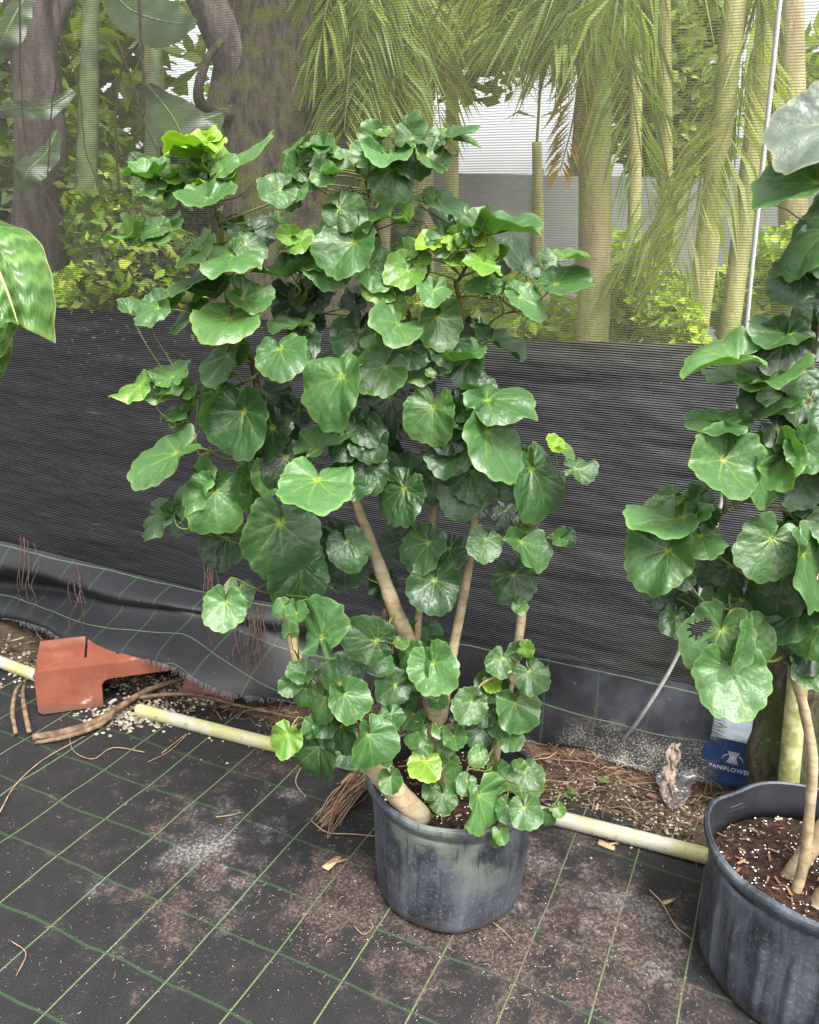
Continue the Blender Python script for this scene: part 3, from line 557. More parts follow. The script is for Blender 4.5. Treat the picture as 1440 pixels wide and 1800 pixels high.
# ---- pots
def lathe(prof, n=64, fn=None):
    V = []; 
    for i in range(n):
        a = 2*math.pi*i/n
        for j, (r_, z_) in enumerate(prof):
            rr, zz = (r_, z_) if fn is None else fn(a, j, r_, z_)
            V.append((rr*math.cos(a), rr*math.sin(a), zz))
    k = len(prof); Fc = [(i*k+j, ((i+1) % n)*k+j, ((i+1) % n)*k+j+1, i*k+j+1) for i in range(n) for j in range(k-1)]
    return V, Fc
def make_pot(root, Rb, Rt, Hp, zs, mat, ribs, dents, soil_seed):
    sl = (Rt-.012-Rb)/(Hp-.035)
    prof = [(.02, .004), (Rb-.012, .004), (Rb, .014)]
    for z_ in np.linspace(.03, Hp-.05, 14): prof.append((Rb+sl*z_, z_))
    prof += [(Rt-.014, Hp-.046), (Rt-.010, Hp-.042), (Rt-.010, Hp-.034), (Rt-.003, Hp-.030), (Rt, Hp-.026), (Rt, Hp-.006), (Rt-.002, Hp), (Rt-.006, Hp), (Rt-.008, Hp-.004)]
    def fn(a, j, r_, z_):
        d = 0
        if ribs and 3 <= j <= 14:
            ph = (a*ribs/(2*math.pi)) % 1; d += .0075*max(0, min(1, (.15-abs(ph-.5))/.05))*max(0, min(1, (j-2)/2, (13-j)/2))
        if dents: d += .002*math.sin(3*a+z_*20)+.0015*math.sin(7*a-z_*30)
        zz = z_
        if j > 16:
            for (a0, wd, am) in dents:
                q = math.atan2(math.sin(a-a0), math.cos(a-a0)); zz -= am*math.exp(-(q/wd)**2); d -= am*.9*math.exp(-(q/wd)**2)
        return r_+d, zz
    V, Fc = lathe(prof, 264, fn); link('pot', mesh('pot', V, Fc, mat), root)
    pot = root.children[-1]
    pin = [(Rt-.008, Hp-.004), (Rt-.012, Hp-.03), (Rt-.016, Hp-.045), (Rb+sl*(Hp*.6)-.004, Hp*.6), (Rb+sl*zs-.004, zs-.03)]
    V, Fc = lathe(pin, 96, lambda a, j, r_, z_: fn(a, 18 if j == 0 else 15, r_, z_)); 
    link('pot_lining', mesh('pot_lining', V, Fc, M_POTIN), pot)
    rim = [(Rt+.0005+.004*math.cos(q), Hp-.012+.010*math.sin(q)) for q in np.linspace(-1.6, 1.9, 8)]
    V, Fc = lathe(rim, 264, lambda a, j, r_, z_: fn(a, 18, r_, z_)); link('rim', mesh('rim', V, Fc, mat), pot)
    # soil
    rs = np.random.default_rng(soil_seed); Rs = Rb+sl*zs-.002; V = [(0, 0, zs)]; nr, na = 14, 48
    for i in range(1, nr+1):
        for j in range(na):
            a = 2*math.pi*j/na; rr = Rs*i/nr; V.append((rr*math.cos(a), rr*math.sin(a), zs+.008*vnoise(np.array(rr*math.cos(a)*14), np.array(rr*math.sin(a)*14), soil_seed)+.012*(1-i/nr)))
    Fc = [(0, 1+j, 1+(j+1) % na) for j in range(na)]+[(1+i*na+j, 1+(i+1)*na+j, 1+(i+1)*na+(j+1) % na, 1+i*na+(j+1) % na) for i in range(nr-1) for j in range(na)]
    so = link('potting_soil', mesh('potting_soil', V, Fc, M_SOIL), root)
    mb = MB(); r = random.Random(soil_seed)
    for i in range(520):
        a = r.uniform(0, 6.28); rr = Rs*math.sqrt(r.random())*.97; p = np.array([rr*math.cos(a), rr*math.sin(a), zs+.006+.012*(1-rr/Rs)])
        if r.random() < .55: blob(mb, p, r.uniform(.0012, .0032), (.7, .69, .66), r)
        else: chip(mb, p, r.uniform(.006, .022), r.choice([(.20, .10, .06), (.30, .19, .12), (.10, .05, .035), (.16, .07, .05)]), r)
    q = mb.build('soil_bits', M_ATTR, so, smooth=False); q['kind'] = 'stuff'
def blob(mb, p, s, col, r):
    v = []; 
    for d in ((1, 0, 0), (-1, 0, 0), (0, 1, 0), (0, -1, 0), (0, 0, 1), (0, 0, -1)):
        k = s*r.uniform(.7, 1.3); v.append((p[0]+d[0]*k, p[1]+d[1]*k, p[2]+d[2]*k*.8))
    mb.add(v, [(0, 2, 4), (2, 1, 4), (1, 3, 4), (3, 0, 4), (2, 0, 5), (1, 2, 5), (3, 1, 5), (0, 3, 5)], col)
def chip(mb, p, L, col, r, w=None, th=None, tilt=.35):
    a = r.uniform(0, 6.28); d = np.array([math.cos(a), math.sin(a), r.uniform(-tilt, tilt)])*L/2; w = w or L*r.uniform(.15, .4)
    s = np.array([-math.sin(a), math.cos(a), r.uniform(-.3, .3)])*w/2; h = np.array([0, 0, th or min(w, L)*.25]); p = np.array(p)
    col = np.array(col)*r.uniform(.7, 1.3)
    v = [p-d-s*.6, p-d*.9+s, p+d-s*.4, p+d*.95+s*.7]; mb.add(v+[q+h for q in v], [(4, 6, 7, 5), (0, 2, 6, 4), (1, 5, 7, 3), (0, 4, 5, 1), (2, 3, 7, 6)], col)
def strand(mb, p, L, rad, col, r, lift=.006, curl=.5, ang=None, n=4):
    a = r.uniform(0, 6.28) if ang is None else ang; pts = []; q = np.array(p, float)
    for i in range(n):
        pts.append(q.copy()); a += r.uniform(-curl, curl); q = q+np.array([math.cos(a), math.sin(a), 0])*L/(n-1); q[2] = p[2]+r.uniform(0, lift)
    V, Fc = tube(pts, rad, 3, False); mb.add(V, Fc, np.array(col)*r.uniform(.6, 1.3))
M_ATTR = attr_mat('litter_bits')

# ---- main potted shrub
PC = np.array([.125, 1.675, .010]); plant1 = thing('potted_shrub', PC, 'tall shrub with round glossy leaves in a weathered bluish black nursery pot', 'potted plant', 'potted shrubs by the fence')
make_pot(plant1, .179, .204, .312, .25, M_POT, 0, [(4.4, .25, .003)], 5)
def stem(root, base, pts, rad, Ys, mat=M_BARK, name='stem', k=10):
    P = smooth_path([onY(x, y, Y) for (x, y), Y in zip(pts, Ys)], 8); n = len(P); R = tube_r(rad, n)*.9
    R = R*(1+.03*np.sin(np.arange(n)*1.1)+.07*(np.arange(n) % 9 == 4))
    V, Fc = tube(P, R, k); link(name, mesh(name, np.array(V)-base, Fc, mat), root); return P, R
ST = []
y0 = PC[1]
ST.append(stem(plant1, PC, [(742,1440),(690,1385),(655,1345),(610,1290),(560,1230),(523,1160),(505,1080),(482,1000),(458,900),(452,790),(453,690),(438,620),(405,540),(392,460),(388,400)], [.030,.028,.026,.022,.017,.014,.012,.011,.010,.009,.008,.0075,.007,.006,.005], [y0-.11,y0-.13,y0-.13,y0-.11,y0-.08,y0-.04]+[y0]*9))
ST.append(stem(plant1, PC, [(778,1405),(772,1330),(762,1250),(735,1160),(700,1085),(672,1010),(645,935),(622,870),(596,780),(565,680),(535,590),(525,540)], [.026,.024,.023,.021,.020,.017,.013,.010,.008,.007,.006,.005], [y0+.02]*5+[y0+.04]*7))
ST.append(stem(plant1, PC, [(765,1290),(745,1190),(735,1110),(742,1040),(757,950),(760,880),(754,760),(738,620),(705,520),(672,450),(656,375)], [.014,.011,.0095,.0095,.0095,.009,.008,.008,.007,.006,.005], [y0+.02]*3+[y0+.07]*8))
ST.append(stem(plant1, PC, [(772,1310),(785,1200),(802,1115),(820,1020),(833,930),(830,860),(815,780),(811,680),(812,560),(800,490)], [.018,.014,.0125,.0115,.011,.0095,.009,.008,.007,.005], [y0+.02]*4+[y0+.03]*6))
ST.append(stem(plant1, PC, [(855,1405),(870,1330),(885,1250),(905,1165),(918,1075),(922,980),(925,900),(935,860)], [.0145,.0135,.013,.012,.011,.009,.008,.005], [y0-.02]*3+[y0+.01]*5))
for pts, rad, Y in ([(656,375),(640,310),(610,250)],[.004,.003,.002],y0+.05),([(656,375),(690,320),(735,260)],[.004,.003,.002],y0+.08),([(805,495),(850,420),(880,400)],[.004,.003,.002],y0),([(388,400),(370,330),(360,270)],[.004,.003,.002],y0-.02),([(812,640),(870,560),(925,545)],[.0045,.0035,.0025],y0+.04),([(450,770),(390,790),(350,800)],[.004,.003,.002],y0-.05),([(452,660),(390,690),(320,700)],[.004,.003,.002],y0-.04),([(922,960),(960,900),(985,870)],[.004,.003,.002],y0),([(900,1180),(850,1200),(830,1230)],[.004,.003,.002],y0-.05),([(525,1160),(570,1190),(610,1230)],[.005,.004,.003],y0-.09),([(740,1160),(700,1180),(660,1200)],[.004,.003,.002],y0-.05):
    ST.append(stem(plant1, PC, pts, rad, [Y]*3, M_BARK, 'branch', 6))
plant('shrub', '', '', '', PC, ST, LV, y0, plant1, 1, LV_SMALL)

# ---- second potted shrub, cut by the frame
PC2 = np.array([.890, 1.435, .010]); plant2 = thing('potted_shrub', PC2, 'bushy shrub in a grey ribbed nursery pot beside the mossy log post', 'potted plant', 'potted shrubs by the fence')
make_pot(plant2, .205, .232, .325, .235, M_POT2, 22, [(3.55, .16, .014), (2.1, .25, .006)], 9)
ST2 = []; y2 = PC2[1]
ST2.append(stem(plant2, PC2, [(1395,1580),(1412,1520),(1424,1420),(1428,1330),(1412,1240),(1396,1185),(1385,1100),(1378,1000),(1388,880),(1410,760),(1430,600),(1448,440),(1452,330)], [.013,.012,.0115,.011,.0105,.010,.010,.009,.009,.008,.007,.006,.005], [y2-.03]*13))
ST2.append(stem(plant2, PC2, [(1372,1568),(1405,1520),(1440,1465),(1480,1400),(1500,1250),(1490,1000),(1480,700),(1470,450)], [.024,.022,.020,.018,.015,.012,.010,.006], [y2+.01]*8))
ST2.append(stem(plant2, PC2, [(1440,1600),(1470,1560),(1520,1500)], [.03,.028,.02], [y2-.06]*3))
for pts in ([(1390,900),(1320,880),(1275,900)],[(1380,1040),(1310,1010),(1240,960)],[(1385,1100),(1310,1080),(1240,1060)],[(1425,700),(1350,700),(1310,660)]):
    ST2.append(stem(plant2, PC2, pts, [.004,.003,.002], [y2-.05]*3, M_BARK, 'branch', 6))
plant('shrub_right', '', '', '', PC2, ST2, LV2, y2-.02, plant2, 2)

# ------------------------------------------------------------------ pipes, cable, post, box and litter along the fence
t = NT('pvc_pipe'); nn = t.noise(9., 5, t.pos()); n2 = t.noise(60., 4, t.pos())
c = t.mix(t.step(nn, .42, .62), (.42, .40, .33), (.36, .34, .15)); c = t.mix(t.step(n2, .58, .72, 0., .7), c, (.17, .17, .08))
M_PVC = t.done(t.pbsdf(c, .5, t.bump(n2, .15, .003), .4))
def hollow_pipe(name, pts, r, label, cat, group=None):
    P = smooth_path(pts, 6); V, Fc = tube(P, r, 16, False); n = len(P)
    V2, F2 = tube(P, r*.84, 16, False); o_ = len(V); V = V+V2; Fc = Fc+[tuple(i+o_ for i in q[::-1]) for q in F2]
    for e in (0, n-1): Fc += [(e*16+j, e*16+(j+1) % 16, o_+e*16+(j+1) % 16, o_+e*16+j) for j in range(16)]
    return tag(link(name, mesh(name, V, Fc, M_PVC)), label, cat, group)
def gz(x, y, z): return gnd(x, y, z)
hollow_pipe('plastic_pipe', [gz(244, 1248, .030), gz(440, 1299, .032), gz(640, 1348, .030), gz(950, 1430, .032), gz(1245, 1505, .032), gz(1620, 1600, .03)], .0215, 'long yellowed white plastic pipe running behind both pots', 'pipe')
hollow_pipe('plastic_pipe', [gz(-160, 1090, .035), gz(-20, 1155, .035), gz(66, 1188, .03)], .021, 'short white plastic pipe ending at the terracotta coloured block', 'pipe')

# steel cable
t = NT('cable_steel'); M_CABLE = t.done(t.pbsdf(t.mix(t.noise(70., 3, t.pos()), (.30, .30, .30), (.50, .50, .49)), .42, None, .5, Metallic=.5))
def cable():
    pts = [onP(x, y, F0+FN*o_, FN) for x, y, o_ in ((1382, -130, .06), (1371, 0, .06), (1345, 250, .06), (1322, 470, .06), (1300, 690, .06), (1268, 880, .06), (1232, 1030, .07), (1192, 1150, .08), (1130, 1255, .10))]
    pts.append(gnd(1078, 1322, .03)); P = smooth_path(pts, 22)
    T = np.gradient(P, axis=0); T /= np.linalg.norm(T, axis=1)[:, None]; N = np.cross(T, [0, 1, 0]); N /= np.linalg.norm(N, axis=1)[:, None]; B = np.cross(T, N)
    dl = np.r_[0, np.cumsum(np.linalg.norm(np.diff(P, axis=0), axis=1))]; fine = np.linspace(0, dl[-1], 620)
    I = lambda A: np.stack([np.interp(fine, dl, A[:, k]) for k in range(3)], 1); P, N, B = I(P), I(N), I(B); mb = MB()
    for k in range(5):
        ph = 2*math.pi*k/5+fine*2*math.pi/.045; V, Fc = tube(P+.0034*(np.cos(ph)[:, None]*N+np.sin(ph)[:, None]*B), .0026, 5); mb.add(V, Fc)
    r = random.Random(2)
    for k in range(7):
        d = np.array([r.uniform(-.3, .1), r.uniform(-.3, 0), -.5])*.05; V, Fc = tube([P[-1], P[-1]+d*.5+np.array([r.uniform(-.004, .004), 0, 0]), P[-1]+d], .0008, 4); mb.add(V, Fc)
    tag(mb.build('steel_cable', M_CABLE), 'grey twisted steel cable slanting down in front of the netting', 'cable')
cable()

# mossy log post and the pole leaning on it
t = NT('mossy_log'); P = t.obj(); mp = t.n('Mapping'); t.put(mp.inputs[0], P); mp.inputs['Scale'].default_value = (1, 1, .3)
nn = t.noise(26., 7, mp.outputs[0], .65); n2 = t.noise(9., 5, P); n3 = t.noise(70., 3, P)
c = t.mix(t.step(nn, .35, .65), (.03, .026, .018), (.12, .105, .07)); c = t.mix(t.step(n2, .42, .6, 0., .75), c, (.055, .075, .02)); c = t.mix(t.step(n3, .62, .72, 0., .6), c, (.22, .24, .16))
M_LOG = t.done(t.pbsdf(c, .9, t.bump(nn, 1., .02), .2))
pb = onP(1408, 1340, F0+FN*.135, FN); pb[2] = -.02
tp = onP(1434, 1040, F0+FN*.145, FN)
PP = np.array([pb*(1-q)+tp*q for q in np.linspace(0, 1, 14)]); V, Fc = tube(PP, [.118+.006*math.sin(i*1.7) for i in range(14)], 28)
V = [np.array(v)+np.array([.006*math.sin(9*v[0]*20+v[2]*14), .006*math.cos(v[2]*33), 0]) for v in V]
o = link('log_post', mesh('log_post', np.array(V)-pb, Fc, M_LOG), None, pb); tag(o, 'thick dark mossy log post standing behind the grey ribbed pot', 'post')
t = NT('mossy_pole'); nn = t.noise(30., 5, t.pos())
M_POLE = t.done(t.pbsdf(t.mix(t.step(nn, .4, .65), (.20, .21, .07), (.36, .36, .19)), .7, t.bump(nn, .4, .004), .3))
p1 = onP(1386, 1375, F0+FN*.29, FN); p2 = onP(1404, 1180, F0+FN*.285, FN); p1 = p1-(p2-p1)*(p1[2]/(p2[2]-p1[2])); p3 = p1+(p2-p1)*1.7
V, Fc = tube(np.array([p1, (p1+p2)/2, p2, p3]), [.027, .026, .025, .023], 14); tag(link('pole', mesh('pole', V, Fc, M_POLE)), 'slim yellow green mossy pole leaning against the log post', 'pole')

# blue printed carton behind the skirt
t = NT('carton_blue'); nn = t.noise(30., 5, t.obj()); M_BLUE = t.done(t.pbsdf(t.mix(t.step(nn, .35, .7), (.016, .045, .13), (.035, .075, .18)), .6, t.bump(nn, .2, .004), .4))
M_PALE = plain('carton_pale', (.55, .62, .70), .7, .2, 12); M_WHITE = plain('print_white', (.75, .77, .80), .6, .08, 30, 0)
def carton():
    c0 = onP(1236, 1376, F0+FN*.04, FN); c0[2] = .02; ex = FE; ey = -FN; W_, D_, H_ = .30, .17, .155
    rt = thing('printed_carton', c0, 'blue cardboard carton with white lettering and a pale top beside the log post', 'carton')
    rt.rotation_euler = (0, 0, math.atan2(FE[1], FE[0])); x0 = -.14; x1 = x0+W_
    V, Fc = boxv(x0, x1, 0, D_, 0, H_); me = mesh('body', V, Fc, [M_BLUE, M_PALE], False, None, [0, 1, 0, 0, 0, 0]); link('body', me, rt)
    V, Fc = boxv(x0-.002, x1+.002, -.002, D_+.002, H_, H_+.006); link('lid', mesh('lid', V, Fc, M_PALE, False), rt)
    fc = bpy.data.curves.new('lettering', 'FONT'); fc.body = 'PANIFLOWER'; fc.size = .0185; fc.extrude = .0004; fc.align_x = 'CENTER'; fc.space_character = 1.05; fc.materials.append(M_WHITE)
    fo = bpy.data.objects.new('tmp', fc); COL.objects.link(fo); bpy.context.view_layer.update(); tm = bpy.data.meshes.new_from_object(fo.evaluated_get(bpy.context.evaluated_depsgraph_get())); tm.name = 'lettering'; bpy.data.objects.remove(fo); fo = link('lettering', tm, rt); fo.rotation_euler = (math.pi/2, 0, 0); fo.location = (.066, -.0016, .052)
    mb = MB()
    for k in range(-3, 4):
        P = np.array([(.069+k*(.0027+.0026*abs(zq)**1.3), -.0016, .098+.020*zq) for zq in np.linspace(-1, 1, 9)]); 
        for i in range(8):
            w_ = np.array([.0011, 0, 0]); mb.add([P[i]-w_, P[i]+w_, P[i+1]+w_, P[i+1]-w_], [(0, 1, 2, 3)])
    for sg in (-1, 1):
        P = np.array([(.069+sg*(.013+.016*math.sin(q)), -.0016, .084+.022*math.cos(q)) for q in np.linspace(.15, 1.45, 9)])
        for i in range(8):
            w_ = np.array([0, 0, .0016]); mb.add([P[i]-w_, P[i+1]-w_, P[i+1]+w_, P[i]+w_], [(0, 1, 2, 3)])
    mb.build('emblem', M_WHITE, rt, smooth=False)
carton()

# crumpled plastic rag
def rag(name, quad, n, m, amp, mat, label, cat, seed):
    q = np.array(quad); V = []
    for i in range(n):
        for j in range(m):
            a, b = i/(n-1), j/(m-1); p = q[0]*(1-a)*(1-b)+q[1]*a*(1-b)+q[2]*a*b+q[3]*(1-a)*b
            V.append(p+amp*np.array([vnoise(np.array(a*5.), np.array(b*3.), seed), vnoise(np.array(a*6.), np.array(b*4.), seed+1), .6*vnoise(np.array(a*5.), np.array(b*5.), seed+2)]))
    V = np.array(V); V[:, 2] = np.maximum(V[:, 2], .022)
    Fc = [(i*m+j, (i+1)*m+j, (i+1)*m+j+1, i*m+j+1) for i in range(n-1) for j in range(m-1)]
    return tag(link(name, mesh(name, V, Fc, mat)), label, cat)
sk_ = F0+FN*.10
rag('plastic_rag', [onP(1176, 1306, sk_, FN), gnd(1160, 1400, .035), gnd(1178, 1412, .035), onP(1200, 1308, sk_, FN)], 22, 9, .011, plain('rag_beige', (.19, .145, .115), .6, .55, 30), 'crumpled beige plastic rag hanging against the frayed skirt end', 'rag', 41)
t = NT('clear_film'); pf = t.pbsdf((.16, .16, .17), .2, None, .6); tr = t.n('BsdfTransparent'); M_FILM = t.done(t.mixsh(t.step(t.noise(14., 2, t.pos()), .35, .7, .6, .9), pf, tr.outputs[0]))
rag('plastic_film', [gnd(1150, 1362, .08), gnd(1178, 1422, .025), gnd(1205, 1415, .025), gnd(1228, 1352, .10)], 12, 10, .012, M_FILM, 'torn clear plastic film bunched on the litter under the rag', 'film', 51)

# terracotta coloured plastic block with an arched opening
t = NT('terracotta_plastic'); nn = t.noise(11., 5, t.obj()); n2 = t.noise(50., 4, t.obj())
c = t.mix(t.step(nn, .35, .7), (.175, .052, .030), (.225, .076, .045)); c = t.mix(t.step(t.math('ADD', nn, t.math('MULTIPLY', n2, .4)), .84, .98, 0., .8), c, (.50, .40, .36)); c = t.mix(t.step(n2, .56, .72, 0., .55), c, (.10, .035, .024)); zz = t.sep(t.obj())[2]; c = t.mix(t.step(t.math('ADD', zz, t.math('MULTIPLY', nn, .08)), .085, .05, 0., .6), c, (.10, .065, .045)); c = t.mix(t.step(t.noise(3., 6, t.obj()), .55, .7, 0., .35), c, (.34, .20, .16))
M_TERRA = t.done(t.pbsdf(c, .55, t.bump(n2, .2, .004), .4))
def block():
    c0 = gnd(68, 1257, .02); d = gnd(184, 1241, .02)-c0; ang = math.atan2(d[1], d[0])
    rt = thing('plastic_block', c0, 'terracotta coloured hollow plastic block with an arched opening under the skirt', 'plastic block'); rt.rotation_euler = (0, 0, ang)
    lw, Wd, Hh, D_ = .200, .50, .155, .24
    # front wall outline with arch (x,z) then extruded
    arc = [(lw, .0)]+[(lw+.03*(1-math.cos(q)), .072+.028*math.sin(q)) for q in np.linspace(0, math.pi/2, 6)]+[(Wd, .102)]
    out = [(0.012, 0), *arc, (Wd, Hh), (.012, Hh), (0, Hh-.012), (0, .012)]
    def ext(out, y0, y1):
        n = len(out); V = [(x, y0, z_) for x, z_ in out]+[(x, y1, z_) for x, z_ in out]
        Fc = [tuple(range(n)), tuple(range(2*n-1, n-1, -1))]+[(i, i+n, (i+1) % n+n, (i+1) % n) for i in range(n)]; return V, Fc
    V, Fc = ext(out, 0, .065); link('front_wall', mesh('front_wall', V, Fc, M_TERRA, False), rt)
    V, Fc = boxv(.002, .035, .065, D_, 0, Hh-.004); link('side_wall', mesh('side_wall', V, Fc, M_TERRA, False), rt)
    for x0, x1 in ((.002, .150), (.158, .250), (.262, .40), (.41, Wd)):
        V, Fc = boxv(x0, x1, .067, D_, Hh-.020, Hh-.003); link('top_panel', mesh('top_panel', V, Fc, M_TERRA, False), rt)
block()
M_TILE = plain('brown_tile', (.13, .055, .045), .6, .35, 20)
c0 = gnd(318, 1222, .02); V, Fc = boxv(-.0, .20, 0, .03, 0, .085); o = link('clay_tile', mesh('clay_tile', V, Fc, M_TILE, False), None, c0); o.rotation_euler = (-.5, 0, -.28); tag(o, 'dark red brown slab tucked under the frayed skirt edge', 'tile')

# roots and vines on the ground
t = NT('root_bark'); nn = t.noise(40., 5, t.pos()); M_ROOT = t.done(t.pbsdf(t.mix(t.step(nn, .3, .7), (.075, .047, .030), (.20, .14, .085)), .85, t.bump(nn, .6, .004), .2))
M_ROOTR = plain('root_red', (.070, .042, .029), .8, .5, 60)
def gpath(L): return smooth_path([gnd(x, y, z_) for x, y, z_ in L], 6)
for L, R, lab in (([(58, 1296, .03), (110, 1288, .03), (170, 1268, .035), (215, 1240, .05), (262, 1212, .05), (330, 1190, .05)], [.012, .013, .012, .011, .010, .008], 'thick brown root lying across the front of the terracotta coloured block'),
                  ([(62, 1306, .022), (120, 1294, .025), (180, 1272, .03), (225, 1232, .04), (280, 1222, .045), (345, 1221, .04), (420, 1240, .03), (520, 1262, .03)], [.006, .008, .008, .008, .007, .006, .005, .003], 'long thin root curving from the mat corner over the pebbles'),
                  ([(28, 1290, .03), (22, 1250, .06), (28, 1215, .09), (40, 1200, .07)], [.007, .007, .006, .005], 'bent root looping up beside the short white pipe'),
                  ([(52, 1288, .03), (45, 1255, .06), (40, 1220, .07), (44, 1195, .06)], [.008, .008, .007, .006], 'pale peeling root stub upright next to the looping root')):
    P = gpath(L); V, Fc = tube(P, tube_r(R, len(P)), 7); tag(link('root', mesh('root', V, Fc, M_ROOT)), lab, 'root', 'roots on the ground')
def hang_bundle(x, y0_, y1_, spread, n, label, seed, offs=.14, rad=.0013):
    r = random.Random(seed); mb = MB()
    for k in range(n):
        xs = x+r.gauss(0, spread*.45); a = onP(xs, y0_+r.uniform(-8, 25), F0+FN*(offs-.09), FN); b = onP(xs+r.gauss(0, spread*.35), (y0_+y1_)/2, F0+FN*(offs+.05), FN); c_ = onP(xs+r.gauss(0, spread*.7), y1_+r.uniform(-.55, .12)*(y1_-y0_), F0+FN*(offs+.12), FN)
        P = smooth_path([a, a*.5+b*.5+np.array([r.gauss(0, .012), 0, 0]), b, b*.5+c_*.5+np.array([r.gauss(0, .014), 0, 0]), c_], 5); P[:, 2] = np.maximum(P[:, 2], .03)
        V, Fc = tube(P, np.linspace(rad*r.uniform(.7, 1.9), rad*.5, len(P)), 4, False); mb.add(V, Fc)
    tag(mb.build('aerial_roots', M_ROOTR), label, 'roots', 'aerial roots poking through the fence')
hang_bundle(455, 1062, 1225, 28, 16, 'dense reddish aerial roots hanging over the skirt behind the leftmost stem', 1, .16)
hang_bundle(425, 1075, 1215, 9, 5, 'pair of thin aerial roots hanging below the drooping pale leaves', 2, .20)
hang_bundle(142, 995, 1120, 16, 6, 'thin pale aerial roots fanning out of the skirt seam above the block', 3, .16, .0012)
hang_bundle(48, 945, 1110, 14, 6, 'wispy aerial roots hanging over the skirt near the white pipe stub', 4, .12, .0011)
hang_bundle(368, 985, 1190, 10, 8, 'very fine dark red aerial roots hanging beside the skirt thread crossing', 5, .18, .0007)
hang_bundle(672, 1030, 1330, 14, 22, 'reddish aerial roots hanging behind the thick forked stem', 6, .06, .0014)

# litter, pebbles, crumbs
r = random.Random(17); mb = MB()
BRN = [(.13, .075, .048), (.085, .042, .028), (.19, .12, .076), (.055, .03, .02), (.25, .18, .12)]
for i in range(3400):
    s_ = r.uniform(-2.6, .75); tt = -r.random()**.8*.46+.02
    if -1.75 < s_ < -1.35 and r.random() < .6: continue
    if s_ < -1.7 and r.random() < .6: continue
    p = bed_pt(s_, tt); p[2] = bed_z(s_, tt)+.003
    if r.random() < .72: strand(mb, p, r.uniform(.03, .14), r.uniform(.0006, .0016), r.choice(BRN), r, .018, .45)
    else: chip(mb, p, r.uniform(.012, .05), r.choice(BRN), r)
tag(mb.build('leaf_litter', M_ATTR, smooth=False), 'brown rootlets, needles and bark chips covering the soil strip', 'litter', kind='stuff')
mb = MB()
def pebbles(px, py, sx, sy, n, smin, smax, cols):
    for i in range(n):
        p = gnd(r.gauss(px, sx), r.gauss(py, sy), .02); d = p-MO; s_, tt = d@ME, d@MN
        p[2] = (bed_z(s_, tt) if tt < .05 else mat_z(p[0], p[1]))+.002; blob(mb, p, r.uniform(smin, smax), np.array(r.choice(cols))*r.uniform(.8, 1.15), r)
GRV = [(.34, .29, .22), (.25, .21, .15), (.40, .37, .31), (.17, .13, .09)]
pebbles(235, 1252, 45, 14, 420, .003, .010, GRV); pebbles(330, 1215, 55, 16, 260, .003, .008, GRV); pebbles(240, 1190, 40, 12, 120, .003, .008, GRV); pebbles(1030, 1390, 60, 18, 300, .002, .006, GRV); pebbles(1160, 1440, 60, 22, 260, .002, .006, GRV); pebbles(35, 1170, 30, 22, 140, .003, .009, GRV); pebbles(480, 1280, 90, 22, 160, .002, .006, GRV)
tag(mb.build('pebbles', M_ATTR, smooth=False), 'pale pebbles and perlite grains scattered along the soil strip', 'pebbles', kind='stuff')
mb = MB()
FIB = [(.15, .095, .072), (.095, .057, .043), (.24, .18, .135), (.07, .04, .031)]
for px, py, sx, sy, n in ((600, 1560, 60, 45, 420), (330, 1570, 70, 50, 220), (560, 1640, 60, 30, 150), (700, 1660, 50, 20, 160), (860, 1650, 60, 30, 300), (960, 1690, 60, 45, 340), (1100, 1640, 60, 50, 330), (950, 1540, 30, 40, 160), (430, 1640, 150, 70, 300), (850, 1760, 120, 30, 180), (1130, 1760, 70, 30, 220), (500, 1340, 120, 22, 200), (1060, 1540, 80, 30, 140), (250, 1450, 200, 90, 260), (640, 1420, 40, 40, 160), (150, 1700, 120, 60, 90)):
    for i in range(n):
        p = gnd(r.gauss(px, sx), r.gauss(py, sy), .015); d = p-MO
        if d@MN < .03 or abs(p[0]) > 1.6: continue
        p[2] = mat_z(p[0], p[1])+.001; q = r.random()
        if q < .45: strand(mb, p, r.uniform(.005, .018), r.uniform(.0003, .0007), r.choice(FIB), r, .004, 1.0, None, 3)
        elif q < .9: chip(mb, p, r.uniform(.002, .008), r.choice(FIB), r, None, None, .1)
        else: blob(mb, p+np.array([0, 0, .001]), r.uniform(.0007, .0018), (.45, .42, .38), r)
tag(mb.build('mat_crumbs', M_ATTR, smooth=False), 'reddish fibres and crumbs strewn over the woven mat', 'debris', kind='stuff')

